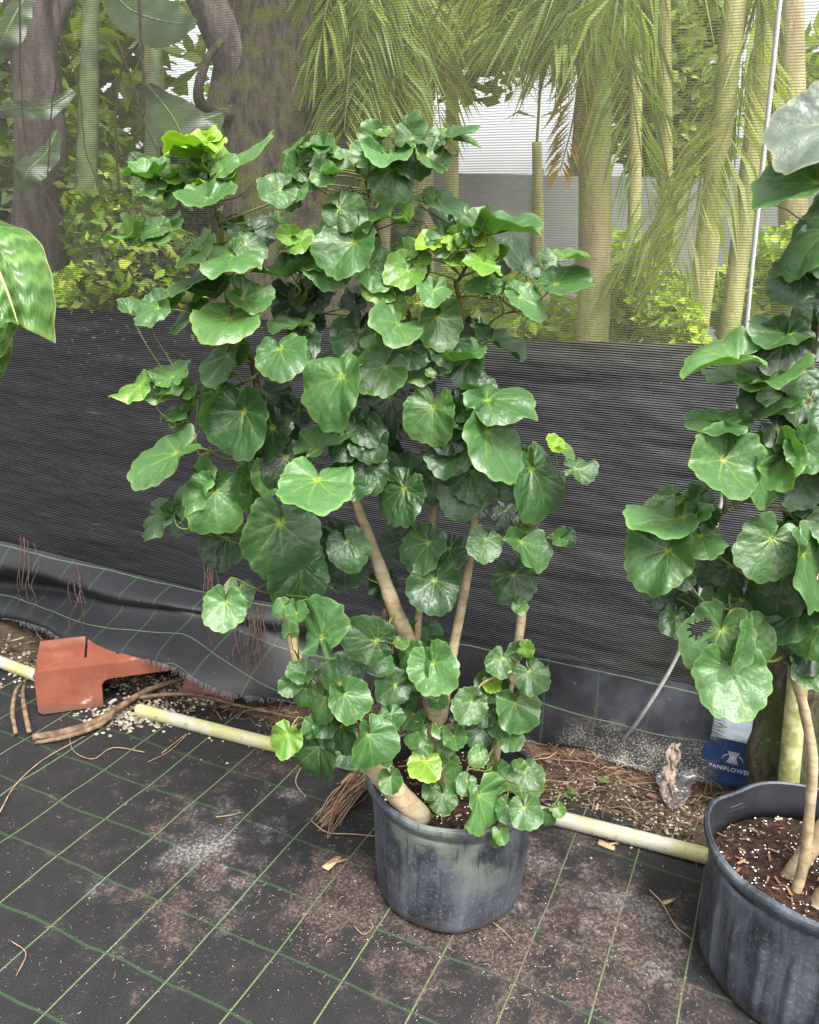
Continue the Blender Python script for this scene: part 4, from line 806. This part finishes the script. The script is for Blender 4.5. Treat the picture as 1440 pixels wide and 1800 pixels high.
M_TWIG = plain('twig', (.24, .165, .10), .8, .3, 50)
for L, R, lab in (([(1140, 1577), (1162, 1600), (1185, 1640), (1214, 1664)], .0022, 'bent tan twig on the mat by the grey ribbed pot'), ([(548, 1455), (575, 1475), (620, 1478), (660, 1482)], .0022, 'pale curved twig reaching the weathered pot'), ([(285, 1265+70), (330, 1300), (300, 1330), (262, 1350)], .0016, 'thin twig forked near the long white pipe'),
               ([(862, 1632), (885, 1650), (905, 1672)], .0015, 'short straight straw at the foot of the weathered pot'), ([(622, 1641), (640, 1656), (655, 1642), (650, 1632)], .0012, 'tiny curled tendril on the mat'), ([(380, 1448), (405, 1445), (425, 1440)], .002, 'tan splinter on the white stained patch of mat'),
               ([(255, 1333), (200, 1325), (165, 1345), (130, 1330), (122, 1295)], .0016, 'looping brown tendril at the back edge of the mat'), ([(535, 1350), (520, 1385), (538, 1413)], .0022, 'stiff dry stick below the drooping lime leaf'), ([(0, 1442), (30, 1390), (80, 1345), (150, 1305)], .0022, 'dark trailing root running over the mat corner'), ([(22, 1668), (48, 1690), (30, 1730), (45, 1700)], .0012, 'pale branching rootlet on the mat')):
    P = [gnd(x, y) for x, y in L]
    for p in P: p[2] = max(mat_z(p[0], p[1]), .018)+.004
    P = smooth_path(P, 5); V, Fc = tube(P, np.linspace(R, R*.55, len(P)), 6); tag(link('twig', mesh('twig', V, Fc, M_TWIG)), lab, 'twig', 'twigs on the mat')
# dry palm sheath bundle
mb = MB(); a0 = gnd(640, 1372, .05)
for i in range(46):
    b0 = gnd(r.gauss(572, 14), r.gauss(1445, 10), .02); s0 = a0+np.array([r.gauss(0, .02), r.gauss(0, .02), r.uniform(-.02, .03)]); q = r.uniform(.1, .45)
    P = smooth_path([s0, s0*.5+b0*.5+np.array([r.gauss(0, .012), r.gauss(0, .01), r.uniform(0, .025)]), b0], 4); P[:, 2] = np.maximum(P[:, 2], .02)
    V, Fc = tube(P, np.linspace(.0028, .0012, len(P))*r.uniform(.6, 1.3), 4, False); mb.add(V, Fc, np.array(r.choice([(.20, .13, .08), (.30, .21, .13), (.12, .07, .045)])))
tag(mb.build('dry_palm_sheath', M_ATTR), 'bundle of dry brown palm strips lying left of the weathered pot', 'dry frond')
for x, y, L, lab in ((585, 1530, .06, 'scrap of tan bark left of the weathered pot'), (1190-125, 1497, .045, 'folded tan dead leaf in front of the pipe'), (612, 1380, .05, 'orange brown bark chip on the dry palm strips'), (1172, 1597, .03, 'small curled leaf flake near the bent twig')):
    mb = MB(); p = gnd(x, y); p[2] = mat_z(p[0], p[1])+.003; chip(mb, p, L, (.42, .28, .16), r, L*.45, .006); chip(mb, p+np.array([.012, .004, .002]), L*.9, (.36, .24, .14), r, L*.2, .004)
    tag(mb.build('bark_scrap', M_ATTR), lab, 'bark scrap', 'scraps on the mat')
# low weeds in the litter
M_WEED = leaf_material('weed_green', trans=.3); wl = leaf_mesh('weed_leaf', 400, .1, .1, .05, .1, mat=M_WEED)
for x, y, n, lab in ((1062, 1378, 9, 'tiny pale weed growing in the litter beyond the pipe'), (1000, 1400, 6, 'small green weed seedling close to the weathered pot')):
    p = gnd(x, y, .02); rt = thing('weed', p, lab, 'weed', 'weeds in the litter')
    for i in range(n):
        o = link('leaf', wl, rt); a = r.uniform(0, 6.28); k = r.uniform(.008, .016); o.location = (math.cos(a)*.018*r.random(), math.sin(a)*.018*r.random(), .006+.012*r.random()); o.rotation_euler = (r.uniform(-.4, .4), r.uniform(-.4, .4), a); o.scale = (k, k, k); o.color = (.10, .15, .05, 1)

# ------------------------------------------------------------------ banana plant at the left, in front of the netting
t = NT('banana_leaf'); u = t.n('UVMap').outputs[0]; ux, uy, _ = t.sep(u); oi = t.n('ObjectInfo')
rb = t.math('SINE', t.math('ADD', t.math('MULTIPLY', uy, 130.), t.math('MULTIPLY', t.noise(5., 2, u), 6.))); rb2 = t.math('SINE', t.math('MULTIPLY', uy, 34.))
c = t.mix(t.step(rb, -.4, .9), (.075, .165, .035), (.13, .24, .06)); c = t.mix(t.step(rb2, .0, .9, 0., .45), c, (.045, .11, .025))
c = t.mix(t.step(t.math('ABSOLUTE', ux), .975, .998, 0., .8), c, (.35, .36, .2))
pr = t.pbsdf(c, .24, t.bump(t.math('ADD', rb, t.math('MULTIPLY', rb2, 2.)), .5, .006), .6); tr = t.n('BsdfTranslucent'); t.put(tr.inputs[0], t.mix(1., c, (1.2, 1.35, .6), 'MULTIPLY'))
M_BAN = t.done(t.mixsh(.3, pr, tr.outputs[0])); M_RIB = plain('banana_rib', (.34, .42, .16), .45, .2, 20)
M_STEMB = plain('banana_stem', (.11, .145, .065), .5, .4, 12)
def banana_leaf(root, base, path, wid, mat=M_BAN, cup=.25, seed=0, droopw=None, ribr=.007, rib=None):
    P = smooth_path(path, 10); n = len(P); m = 9; T = np.gradient(P, axis=0); T /= np.linalg.norm(T, axis=1)[:, None]
    tt = np.linspace(0, 1, n); wd = np.interp(tt, np.linspace(0, 1, len(wid)), wid); V = []; UV = []
    L = np.r_[0, np.cumsum(np.linalg.norm(np.diff(P, axis=0), axis=1))]
    for i in range(n):
        up = droopw if droopw is not None else np.array([0, -.35, 1.0]); s_ = np.cross(T[i], up); s_ /= np.linalg.norm(s_)+1e-9; nn = np.cross(s_, T[i])
        for j in range(-m, m+1):
            f = j/m; V.append(P[i]+s_*wd[i]*f*(1-.12*abs(f))-nn*wd[i]*cup*(abs(f)**1.6)+nn*.006*math.sin(i*.9+seed)*abs(f)); UV.append((f, L[i]))
    k = 2*m+1; Fc = [(i*k+j, (i+1)*k+j, (i+1)*k+j+1, i*k+j+1) for i in range(n-1) for j in range(k-1)]
    o = link('leaf', mesh('leaf', np.array(V)-base, Fc, mat, uv=UV), root)
    Vr, Fr = tube(P, np.linspace(ribr, ribr*.25, n), 7); link('midrib', mesh('midrib', np.array(Vr)-base, Fr, rib or M_RIB), o); return o
bb = np.array([-1.62, 2.02, 0.0]); ban = thing('banana_plant', bb, 'bright green drooping banana leaf in front of the black cloth', 'banana plant')
P = np.array([bb+np.array([0, 0, .05]), bb+np.array([.01, 0, .6]), bb+np.array([0, .01, 1.25]), bb+np.array([.02, 0, 1.5])]); V, Fc = tube(smooth_path(P, 4), np.linspace(.075, .04, 13), 14); link('pseudostem', mesh('pseudostem', np.array(V)-bb, Fc, M_STEMB), ban)
YB = 2.02

def half_blade(mid, edge, sg):
    A, B = smooth_path([onY(x, y, YB+d_) for x, y, d_ in mid], 10), smooth_path([onY(x, y, YB+d_) for x, y, d_ in edge], 10); n = len(A); m = 12; V = []; UV = []
    L = np.r_[0, np.cumsum(np.linalg.norm(np.diff(A, axis=0), axis=1))]
    for i in range(n):
        for j in range(m+1):
            f = j/m; p = A[i]*(1-f)+B[i]*f; p = p+np.array([0, -.035*math.sin(math.pi*f)+.004*math.sin(i*1.1+j*.3)*f, .012*math.sin(math.pi*f)]); V.append(p); UV.append((sg*f, L[i]*1.1))
    k = m+1; Fc = [(i*k+j, (i+1)*k+j, (i+1)*k+j+1, i*k+j+1) for i in range(n-1) for j in range(m)]
    if sg < 0: Fc = [q[::-1] for q in Fc]
    return A, V, Fc, UV
MID = [(-420, 330, .0), (-200, 330, .0), (-90, 385, -.04), (-25, 440, -.09), (10, 505, -.11), (33, 572, -.12)]
for nm_, E_, sg in (('leaf', [(-420, 320, .0), (-170, 285, .02), (-20, 378, .03), (62, 416, .0), (94, 500, -.05), (97, 604, -.10)], 1), ('leaf', [(-420, 340, .0), (-260, 430, -.02), (-150, 560, -.06), (-60, 650, -.12), (-5, 635, -.15), (33, 573, -.121)], -1)):
    A, V, Fc, UV = half_blade(MID, E_, sg); ol = link(nm_, mesh('leaf', np.array(V)-bb, Fc, M_BAN, uv=UV), ban)
Vr, Fr = tube(A, np.linspace(.010, .003, len(A)), 7); link('midrib', mesh('midrib', np.array(Vr)-bb, Fr, M_RIB), ol)
banana_leaf(ban, bb, [bb+np.array([.0, 0, 1.46]), onY(-190, 420, YB+.1), onY(-90, 520, YB+.06), onY(-30, 610, YB), onY(-18, 690, YB)], [.015, .08, .10, .08, .01], cup=.2, droopw=np.array([.4, -.8, .4]))
for k in range(4):
    a = 1.9+k*.9; d = np.array([math.cos(a), math.sin(a), 0]); banana_leaf(ban, bb, [bb+np.array([0, 0, 1.46]), bb+np.array([0, 0, 1.8])+d*.15, bb+np.array([0, 0, 1.95])+d*.5, bb+np.array([0, 0, 1.7])+d*.9], [.015, .12, .13, .02], droopw=np.array([0, 0, 1.0]))

# ------------------------------------------------------------------ the garden beyond the netting
def bark_mat(name, a, b, moss=(.10, .11, .04), mossf=.5, scale=7.):
    t = NT(name); P = t.pos(); mp = t.n('Mapping'); t.put(mp.inputs[0], P); mp.inputs['Scale'].default_value = (1, 1, .25)
    n1 = t.noise(scale*2, 7, mp.outputs[0], .65); n2 = t.noise(scale*.6, 5, P); n3 = t.noise(scale*5, 3, P)
    c = t.mix(t.step(n1, .35, .65), a, b); c = t.mix(t.math('MULTIPLY', t.step(n2, .45, .62), mossf), c, moss); c = t.mix(t.step(n3, .62, .72, 0., .4), c, tuple(x*1.5 for x in b))
    return t.done(t.pbsdf(c, .9, t.bump(n1, .9, .04), .2))
M_BIGT = bark_mat('tree_bark', (.020, .016, .013), (.085, .068, .052), (.075, .088, .022), .9, 14.)
M_LEFTT = bark_mat('left_bark', (.055, .042, .042), (.15, .115, .11), (.08, .09, .05), .35)
M_PALMT = bark_mat('palm_trunk', (.26, .21, .12), (.42, .36, .21), (.27, .30, .10), .8, 5.)
M_PALMY = bark_mat('palm_stem', (.32, .30, .12), (.50, .46, .22), (.25, .29, .08), .6, 5.)
def foliage_mat(name, trans=.35, rough=.5):
    t = NT(name); a = t.n('Attribute', attribute_name='col').outputs[0]; p = t.pbsdf(a, rough, None, .35); tr = t.n('BsdfTranslucent'); t.put(tr.inputs[0], t.mix(1., a, (1.5, 1.7, .5), 'MULTIPLY'))
    return t.done(t.mixsh(trans, p, tr.outputs[0]))
M_FOL = foliage_mat('foliage'); M_FROND = foliage_mat('frond_leaflets', .5, .45)
def wtube(name, root, base, L, R, mat, k=14, n=8, rough=.0, seed=0):
    P = smooth_path(L, n); V, Fc = tube(P, tube_r(R, len(P)), k); V = np.array(V)
    if rough:
        C_ = np.repeat(P, k, 0); C_ = np.vstack([C_]); d = V-C_; a = np.arctan2(d[:, 1], d[:, 0]); V = C_+d*(1+rough*(np.sin(a*3+V[:, 2]*1.3+seed)+.6*np.sin(a*7+seed*2+V[:, 2]*.7)))[:, None]
    return link(name, mesh(name, V-base, Fc, mat), root)
def leafcloud(name, parent, base, blobs, size, cols, seed, n_per, long=1.6):
    r = np.random.default_rng(seed); mb = MB()
    for (c_, rad) in blobs:
        c_ = np.array(c_); rad = np.array(rad if np.ndim(rad) else [rad]*3)
        for i in range(n_per):
            d = r.normal(size=3); d /= np.linalg.norm(d); p = c_+d*rad*r.random()**.45
            u_ = r.normal(size=3)*np.array([1, 1, .6]); u_ /= np.linalg.norm(u_); v_ = np.cross(u_, r.normal(size=3)); v_ /= np.linalg.norm(v_)+1e-9
            s_ = size*r.uniform(.6, 1.3); col = np.array(cols[int(r.integers(len(cols)))])*r.uniform(.7, 1.3); nn = np.cross(u_, v_)
            mb.add([p-u_*s_*long/2, p+v_*s_*.42-u_*s_*.1, p+u_*s_*long/2-nn*s_*.15, p-v_*s_*.42-u_*s_*.1], [(0, 1, 2), (0, 2, 3)], col)
    o = mb.build(name, M_FOL, parent, base, smooth=False); return o
LIME = [(.24, .38, .04), (.32, .44, .05), (.18, .30, .04), (.42, .46, .07)]
GRN = [(.10, .17, .04), (.13, .22, .05), (.08, .14, .035), (.17, .25, .07)]
DRK = [(.025, .05, .018), (.035, .065, .022), (.02, .035, .016)]
# big leaning broadleaf tree
Yt = 5.2; tb = onY(500, 560, Yt); tb[2] = 0
big = thing('broadleaf_tree', tb, 'massive forked grey brown tree trunk with green moss behind the netting', 'tree')
wtube('trunk', big, tb, [tb+np.array([.02, 0, -.1]), onY(500, 620, Yt), onY(498, 430, Yt), onY(500, 260, Yt), onY(508, 120, Yt), onY(520, -20, Yt), onY(535, -200, Yt)], [.74, .64, .52, .43, .36, .31, .27], M_BIGT, 30, 8, .10)
wtube('limb', big, tb, [onY(470, 330, Yt-.1), onY(432, 180, Yt-.15), onY(400, 80, Yt-.2), onY(352, -20, Yt-.2), onY(280, -160, Yt-.2)], [.20, .12, .11, .10, .08], M_LEFTT, 14, 8, .05, 2)
wtube('limb', big, tb, [onY(440, 190, Yt-.2), onY(390, 200, Yt-.4), onY(350, 175, Yt-.6), onY(362, 110, Yt-.6), onY(392, 70, Yt-.5)], [.06, .035, .03, .022, .016], M_BIGT, 8)
wtube('limb', big, tb, [onY(530, -150, Yt), onY(640, -350, Yt+.3), onY(760, -520, Yt+.6)], [.26, .18, .09], M_BIGT, 12)
leafcloud('crown', big, tb, [((-.6, 5.2, 5.6), (1.6, 1.4, .8)), ((.9, 5.8, 5.9), (1.5, 1.3, .8)), ((-1.9, 5.0, 4.9), (1.0, 1.0, .7))], .13, GRN, 61, 1500)
# left tree
Yl = 4.4; lb = onY(62, 560, Yl); lb[2] = 0
lt = thing('broadleaf_tree', lb, 'slim purplish brown tree trunk behind the banana leaf', 'tree')
wtube('trunk', lt, lb, [lb+np.array([.0, 0, -.1]), onY(70, 640, Yl), onY(66, 480, Yl), onY(72, 320, Yl), onY(66, 160, Yl), onY(48, 0, Yl), onY(30, -200, Yl)], [.20, .17, .15, .125, .11, .10, .09], M_LEFTT, 14, 8, .06, 5)
wtube('limb', lt, lb, [onY(60, 110, Yl), onY(90, 40, Yl+.1), onY(140, -60, Yl+.2)], [.08, .06, .04], M_LEFTT, 8)
leafcloud('crown', lt, lb, [((-2.0, 4.4, 4.2), (1.1, 1.0, .7)), ((-2.9, 4.6, 4.6), (1.0, 1.0, .7))], .12, GRN, 62, 1300)

# palms: trunk + fronds (each frond: rachis with narrow leaflets)
def frond(root, base, path, ln, cols, seed, droop=.5, n=70, mat=M_FROND, wid=.0105):
    r = np.random.default_rng(seed); P = smooth_path(path, max(4, n//(len(path)-1))); T = np.gradient(P, axis=0); T /= np.linalg.norm(T, axis=1)[:, None]
    mb = MB(); N = len(P)
    V, Fc = tube(P, np.linspace(.011, .003, N), 5); mb.add(V, Fc, np.array([.20, .22, .06]))
    for i in range(2, N):
        f = i/N; L = ln*(.55+.9*math.sin(math.pi*min(1, f*.85+.12)))*r.uniform(.85, 1.1)*.75
        for sg in (-1, 1):
            s_ = np.cross(T[i], [0, 0, 1.0]); s_ = s_/(np.linalg.norm(s_)+1e-9)*sg
            d = s_*r.uniform(.55, .85)+T[i]*r.uniform(.45, .75)+np.array([0, 0, r.uniform(-.25, .15)]); d /= np.linalg.norm(d)
            a = P[i]; b = a+d*L*.5+np.array([0, 0, -droop*L*.12]); c_ = a+d*L*.85+np.array([0, 0, -droop*L*.55])
            wv = np.cross(d, r.normal(size=3)); wv /= np.linalg.norm(wv)+1e-9; w_ = wid*r.uniform(.8, 1.2); col = np.array(cols[int(r.integers(len(cols)))])*r.uniform(.8, 1.25)
            mb.add([a, b-wv*w_, b+wv*w_, c_], [(0, 1, 2), (1, 3, 2)], col)
    return mb.build('frond', mat, root, base, smooth=False)
PG = [(.17, .24, .05), (.22, .29, .06), (.14, .20, .05), (.26, .30, .08)]; PY = [(.28, .32, .07), (.32, .32, .09), (.22, .28, .06)]; PO = [(.45, .26, .05), (.38, .25, .07)]
def palm(xb, xt, Y, r0, mat, label, fronds, seed, ytop=-160):
    b = onY(xb, 600, Y); z0 = onY(xb+(xb-xt)*.0, 600, Y); b[2] = 0; top = onY(xt, ytop, Y)
    rt = thing('palm_tree', b, label, 'palm tree', 'palms beyond the netting')
    mid = onY(xb, 600, Y); wtube('trunk', rt, b, [b+np.array([0, 0, -.05]), mid, mid*.5+top*.5+np.array([.01, 0, 0]), top], [r0*1.15, r0, r0*.92, r0*.8], mat, 14, 10, .02, seed)
    for k, (path, ln, cols, dr) in enumerate(fronds): frond(rt, b, [top]+[onY(x, y, Y+dy) for x, y, dy in path], ln, cols, seed*50+k, dr)
def rf(xt, Y, n, seed, spread=520, y1=(60, 330), ln=.5, cols=PG):
    r = random.Random(seed); L = []
    for k in range(n):
        dx = r.uniform(-1, 1)*spread; ye = r.uniform(*y1)
        if 790 < xt+dx < 1060: ye = min(ye, 70); L.append(([(xt+dx*.35, r.uniform(-330, -200), r.uniform(-.3, .3)), (xt+dx*.75, r.uniform(-160, -20), r.uniform(-.5, .5)), (xt+dx, ye, r.uniform(-.6, .6))], ln, cols, r.uniform(.5, 1.2)))
    return L
palm(1040, 1046, 5.0, .098, M_PALMT, 'brown palm trunk straight behind the netting right of the gap of sky', rf(1046, 5, 9, 1)+[([(1080, -100, 0), (1110, 150, -.2), (1150, 420, -.4)], .55, PG, .8), ([(1010, -200, 0), (900, -80, .2), (700, 60, .4)], .6, PG, 1.0), ([(1030, -60, 0), (1012, 180, -.2), (985, 300, -.3)], .22, PO, .6)], 1)
palm(946, 944, 6.6, .045, M_PALMY, 'thin yellowish palm stem standing in the gap of sky', rf(944, 6.6, 4, 2, 260, (-60, 40), .45), 2, 250)
palm(1222, 1310, 4.6, .064, M_PALMY, 'yellow palm stem leaning right beyond the steel cable', rf(1290, 4.6, 7, 3, 420, (120, 420))+[([(1330, 60, 0), (1250, 300, -.2), (1130, 600, -.3)], .5, PY, .7)], 3)
palm(1280, 1368, 4.8, .058, M_PALMY, 'paler yellow palm stem leaning behind the first leaning stem', rf(1350, 4.8, 7, 4, 420, (60, 380))+[([(1300, 100, 0), (1200, 330, 0), (1080, 480, .2)], .5, PG, .9)], 4)
palm(1392, 1385, 5.6, .095, M_PALMT, 'pinkish brown palm trunk behind the right shrub', rf(1385, 5.6, 6, 5, 350, (80, 330)), 5)
palm(742, 735, 7.4, .11, M_PALMT, 'pale palm trunk in haze between big tree and sky gap', rf(735, 7.4, 9, 6, 430, (40, 250), .65), 6)
palm(1170, 1165, 6.2, .05, M_PALMY, 'slender greenish palm stem between the brown and leaning palms', rf(1165, 6.2, 8, 7, 330, (100, 460), .6, PY), 7)
palm(668, 690, 5.9, .05, M_PALMT, 'short palm with fronds hanging right of the mossy trunk', [([(650, -60, -.9), (620, 80, -1.1), (605, 230, -1.2)], .40, PG, .8), ([(690, -40, -.6), (690, 110, -.9), (672, 270, -1.)], .42, PG, .9), ([(620, -100, -.9), (575, 10, -1.1), (560, 130, -1.1)], .38, PG, .8), ([(740, -40, -.4), (760, 90, -.6), (775, 230, -.7)], .40, PY, .8), ([(660, -80, -.7), (640, 30, -.9), (650, 160, -1.)], .42, PG, 1.)], 8)
palm(790, 795, 8.2, .07, M_PALMY, 'distant pale palm stem left of the sky gap', rf(795, 8.2, 12, 10, 620, (-80, 130), .8, PG), 10, -40)
palm(1520, 1500, 4.4, .07, M_PALMY, 'palm whose fronds hang over the right shrub', rf(1420, 4.4, 12, 11, 480, (40, 300), .55, PG), 11)
palm(1110, 1120, 7.6, .06, M_PALMY, 'far palm stem behind the brown palm trunk', rf(1120, 7.6, 14, 12, 480, (0, 330), .8, PY), 12)
palm(300, 250, 7.2, .08, M_PALMT, 'palm trunk far behind the hanging vines', rf(250, 7.2, 9, 9, 420, (40, 300), .7), 9)

# far fence
Yf = 9.0; fa = onY(560, 300, Yf); fb = onY(1700, 297, Yf-.6)
t = NT('far_cloth'); nn = t.noise(2., 4, t.pos()); M_FARC = t.done(t.pbsdf(t.mix(nn, (.14, .15, .155), (.22, .23, .235)), .8, t.bump(t.noise(8., 3, t.pos()), .3, .03), .2))
fo = np.array([fa[0]-1.5, fa[1]+.1, 0]); ff = thing('far_fence', fo, 'grey cloth fence across the garden behind the palms', 'fence'); dv = fb-fa; dv[2] = 0; Lf = np.linalg.norm(dv)+2.5; dv /= np.linalg.norm(dv)
for i in range(7):
    a = fo+dv*Lf*i/7; b = fo+dv*Lf*(i+1)/7-dv*.02; nrm = np.array([dv[1], -dv[0], 0])
    V = [p+np.array([0, 0, z_])+nrm*o_ for o_ in (0, .02) for p, z_ in ((a, 0), (b, 0), (b, fa[2]), (a, fa[2]))]
    link('cloth_panel', mesh('cloth_panel', np.array(V)-fo, [(0, 1, 2, 3), (7, 6, 5, 4), (0, 4, 5, 1), (1, 5, 6, 2), (2, 6, 7, 3), (3, 7, 4, 0)], M_FARC, False), ff)
    V, Fc = tube([a+nrm*.06, a+nrm*.06+np.array([0, 0, fa[2]+.05])], .03, 8); link('post', mesh('post', np.array(V)-fo, Fc, M_WOODP), ff)

# shrubs
def shrub(x, y, Y, rx, rz, cols, label, seed, n=420, size=.07, group='shrubs beyond the netting'):
    c_ = onY(x, y, Y); b = np.array([c_[0], c_[1], 0]); rt = thing('shrub', b, label, 'shrub', group); r = random.Random(seed)
    for k in range(4):
        e = c_+np.array([r.uniform(-rx, rx)*.6, r.uniform(-.2, .2), r.uniform(-rz, rz)*.4]); wtube('stem', rt, b, [b+np.array([r.uniform(-.05, .05), 0, -.02]), b*.5+e*.5, e], [.02, .015, .006], M_PALMT, 6, 4)
    leafcloud('foliage', rt, b, [(c_+np.array([r.uniform(-rx, rx)*.5, r.uniform(-.2, .2), r.uniform(-rz, rz)*.5]), (rx*.6, .35, rz*.6)) for k in range(4)]+[((c_[0], c_[1], c_[2]*.45), (rx*.7, .3, c_[2]*.45))], size, cols, seed, n)
for i, a in enumerate(((920, 545, 5.6, .45, .28, LIME, 'lime shrub low behind the shrub top, right of thin palm stem'), (1100, 520, 5.9, .45, .42, LIME, 'lime shrub between brown palm trunk and leaning palms'), (1180, 560, 4.4, .22, .22, LIME, 'small yellow green bush at the foot of the leaning palms'), (1330, 490, 5.4, .40, .40, LIME, 'lime shrub behind the steel cable'), (760, 540, 5.8, .5, .35, LIME, 'lime shrub hidden behind the shrub leaves'),
                       (215, 410, 4.6, .30, .38, LIME+GRN, 'lime leafy bush beside the slim purplish trunk'), (160, 510, 4.0, .35, .22, LIME, 'yellow green mossy bush at the top edge of the black cloth'), (310, 440, 5.0, .35, .40, GRN, 'mid green bush left of the mossy trunk'), (20, 420, 5.2, .5, .6, GRN, 'green bush behind the slim purplish trunk'), (640, 470, 6.2, .5, .6, GRN, 'mid green bush right of the mossy trunk base'), (250, 480, 3.7, .30, .22, DRK+LIME, 'dark and lime mottled bush just behind the black cloth top edge'), (130, 330, 5.4, .35, .5, GRN+LIME, 'leafy bush between the pale banana stems'), (330, 300, 4.6, .22, .3, DRK+GRN, 'dark leafy bush behind the lime top leaves'))):
    shrub(*a, seed=80+i, n=420 if a[2] > 4.9 else 900, size=.07 if a[2] > 4.9 else .042)
# dense backdrop trees
def back_tree(x, y, Y, rx, rz, cols, label, seed, n=900, size=.16):
    c_ = onY(x, y, Y); b = np.array([c_[0], c_[1], 0]); rt = thing('garden_tree', b, label, 'tree', 'trees at the back of the garden'); r = random.Random(seed)
    wtube('trunk', rt, b, [b+np.array([0, 0, -.1]), b+np.array([.1, 0, c_[2]*.5]), c_], [.14, .11, .05], M_BIGT, 10, 6, .05)
    leafcloud('crown', rt, b, [(c_+np.array([r.uniform(-rx, rx)*.6, r.uniform(-.4, .4), r.uniform(-rz, rz)*.6]), (rx*.55, .7, rz*.55)) for k in range(5)], size, cols, seed, n)
back_tree(140, 190, 8.0, 1.5, 1.5, PG, 'broad green tree behind the slim purplish trunk', 91, 380)
back_tree(330, 400, 8.6, 1.2, 1.0, PG, 'green tree behind the hanging vines', 92, 420)
back_tree(680, 60, 10.5, 1.9, 1.5, PG, 'green tree right of the massive forked trunk', 93)
back_tree(1150, 100, 11.0, .9, 1.9, PG, 'olive tree behind the brown palm trunk', 94)
back_tree(1480, 100, 11.0, 1.0, 1.5, PG, 'olive tree behind the pinkish palm trunk', 95)
back_tree(1046, -230, 10.5, 1.9, .9, PG, 'tree crown hanging above the gap of sky', 96)
back_tree(650, 330, 11.5, 1.2, 1.0, PG, 'low green tree left of the sky gap', 97)
# bananas behind the netting at the left
gb = onY(190, 560, 4.3); gb[2] = 0; gbt = thing('banana_plant', gb, 'clump of pale green banana stems with dark hanging leaves behind the netting', 'banana plant')
for x, w_, dx in ((150, .06, 6), (262, .045, 8)):
    wtube('pseudostem', gbt, gb, [onY(x, 640, 4.3)*np.array([1, 1, 0]), onY(x, 500, 4.3), onY(x+dx, 200, 4.3), onY(x+dx*2, -60, 4.3)], [w_*1.1, w_, w_*.8, w_*.55], M_STEMB, 12, 6, .03, x)
M_DB = plain('banana_dark', (.035, .06, .022), .4, .3, 10)
for L, wd in (([onY(180, -60, 4.2), onY(220, 10, 4.0), onY(290, 38, 3.9), onY(345, 42, 3.85)], [.02, .10, .13, .02]), ([onY(260, 150, 4.1), onY(300, 200, 3.9), onY(320, 240, 3.8), onY(325, 275, 3.8)], [.02, .12, .13, .03]), ([onY(390, 200, 4.0), onY(360, 210, 3.9), onY(330, 225, 3.9), (onY(300, 222, 3.9))], [.02, .10, .10, .02]), ([onY(230, 270, 4.0), onY(260, 300, 3.9), onY(270, 340, 3.8), onY(265, 380, 3.8)], [.02, .10, .12, .02]), ([onY(100, 230, 4.1), onY(80, 270, 3.9), onY(50, 300, 3.8), onY(35, 340, 3.8)], [.02, .07, .08, .02]), ([onY(60, -30, 4.0), onY(30, 20, 3.9), onY(10, 60, 3.8), onY(-10, 110, 3.8)], [.02, .07, .08, .02]), ([onY(130, 160, 4.2), onY(80, 190, 4.1), onY(30, 190, 4.0), onY(-30, 200, 4.0)], [.02, .06, .05, .02])):
    banana_leaf(gbt, gb, L, wd, M_DB if L[0][2] > 1.9 else M_BAN, .15, 1, np.array([0, -1.0, .35]), .006, M_STEMB)
# vines
M_VINE = plain('vine', (.05, .035, .025), .8, .4, 40)
for L, rad, lab in (([(35, -40), (36, 120), (42, 230), (48, 268)], .005, 'dark thin vine hanging in front of the slim purplish trunk'), ([(100, -40), (108, 90), (92, 180), (85, 300), (80, 360)], .004, 'wavy vine hanging left of the pale banana stems'), ([(105, 60), (138, 150), (150, 260), (178, 330), (202, 362)], .004, 'slanting vine crossing the pale banana stems'),
                    ([(242, -40), (248, 60), (252, 150), (252, 205)], .007, 'paired thick vine hanging straight below the dark oval leaf'), ([(206, 70), (228, 130), (255, 215), (292, 300)], .005, 'vine slanting down toward the lime top leaves'), ([(246, 75), (216, 112), (206, 180), (204, 260), (210, 340)], .006, 'hooked vine hanging beside the paired vine'), ([(70, 320), (95, 365), (125, 405), (150, 440)], .004, 'pale vine slanting above the mossy bush'), ([(500, 10), (508, 110), (512, 170), (528, 200)], .004, 'thin vine lying on the mossy trunk')):
    P = smooth_path([onP(x, y, F0-FN*.30, FN) for x, y in L], 8); P += .0012*npr.normal(size=P.shape); V, Fc = tube(P, rad*.7, 6); tag(link('vine', mesh('vine', V, Fc, M_VINE)), lab, 'vine', 'vines hanging behind the netting')
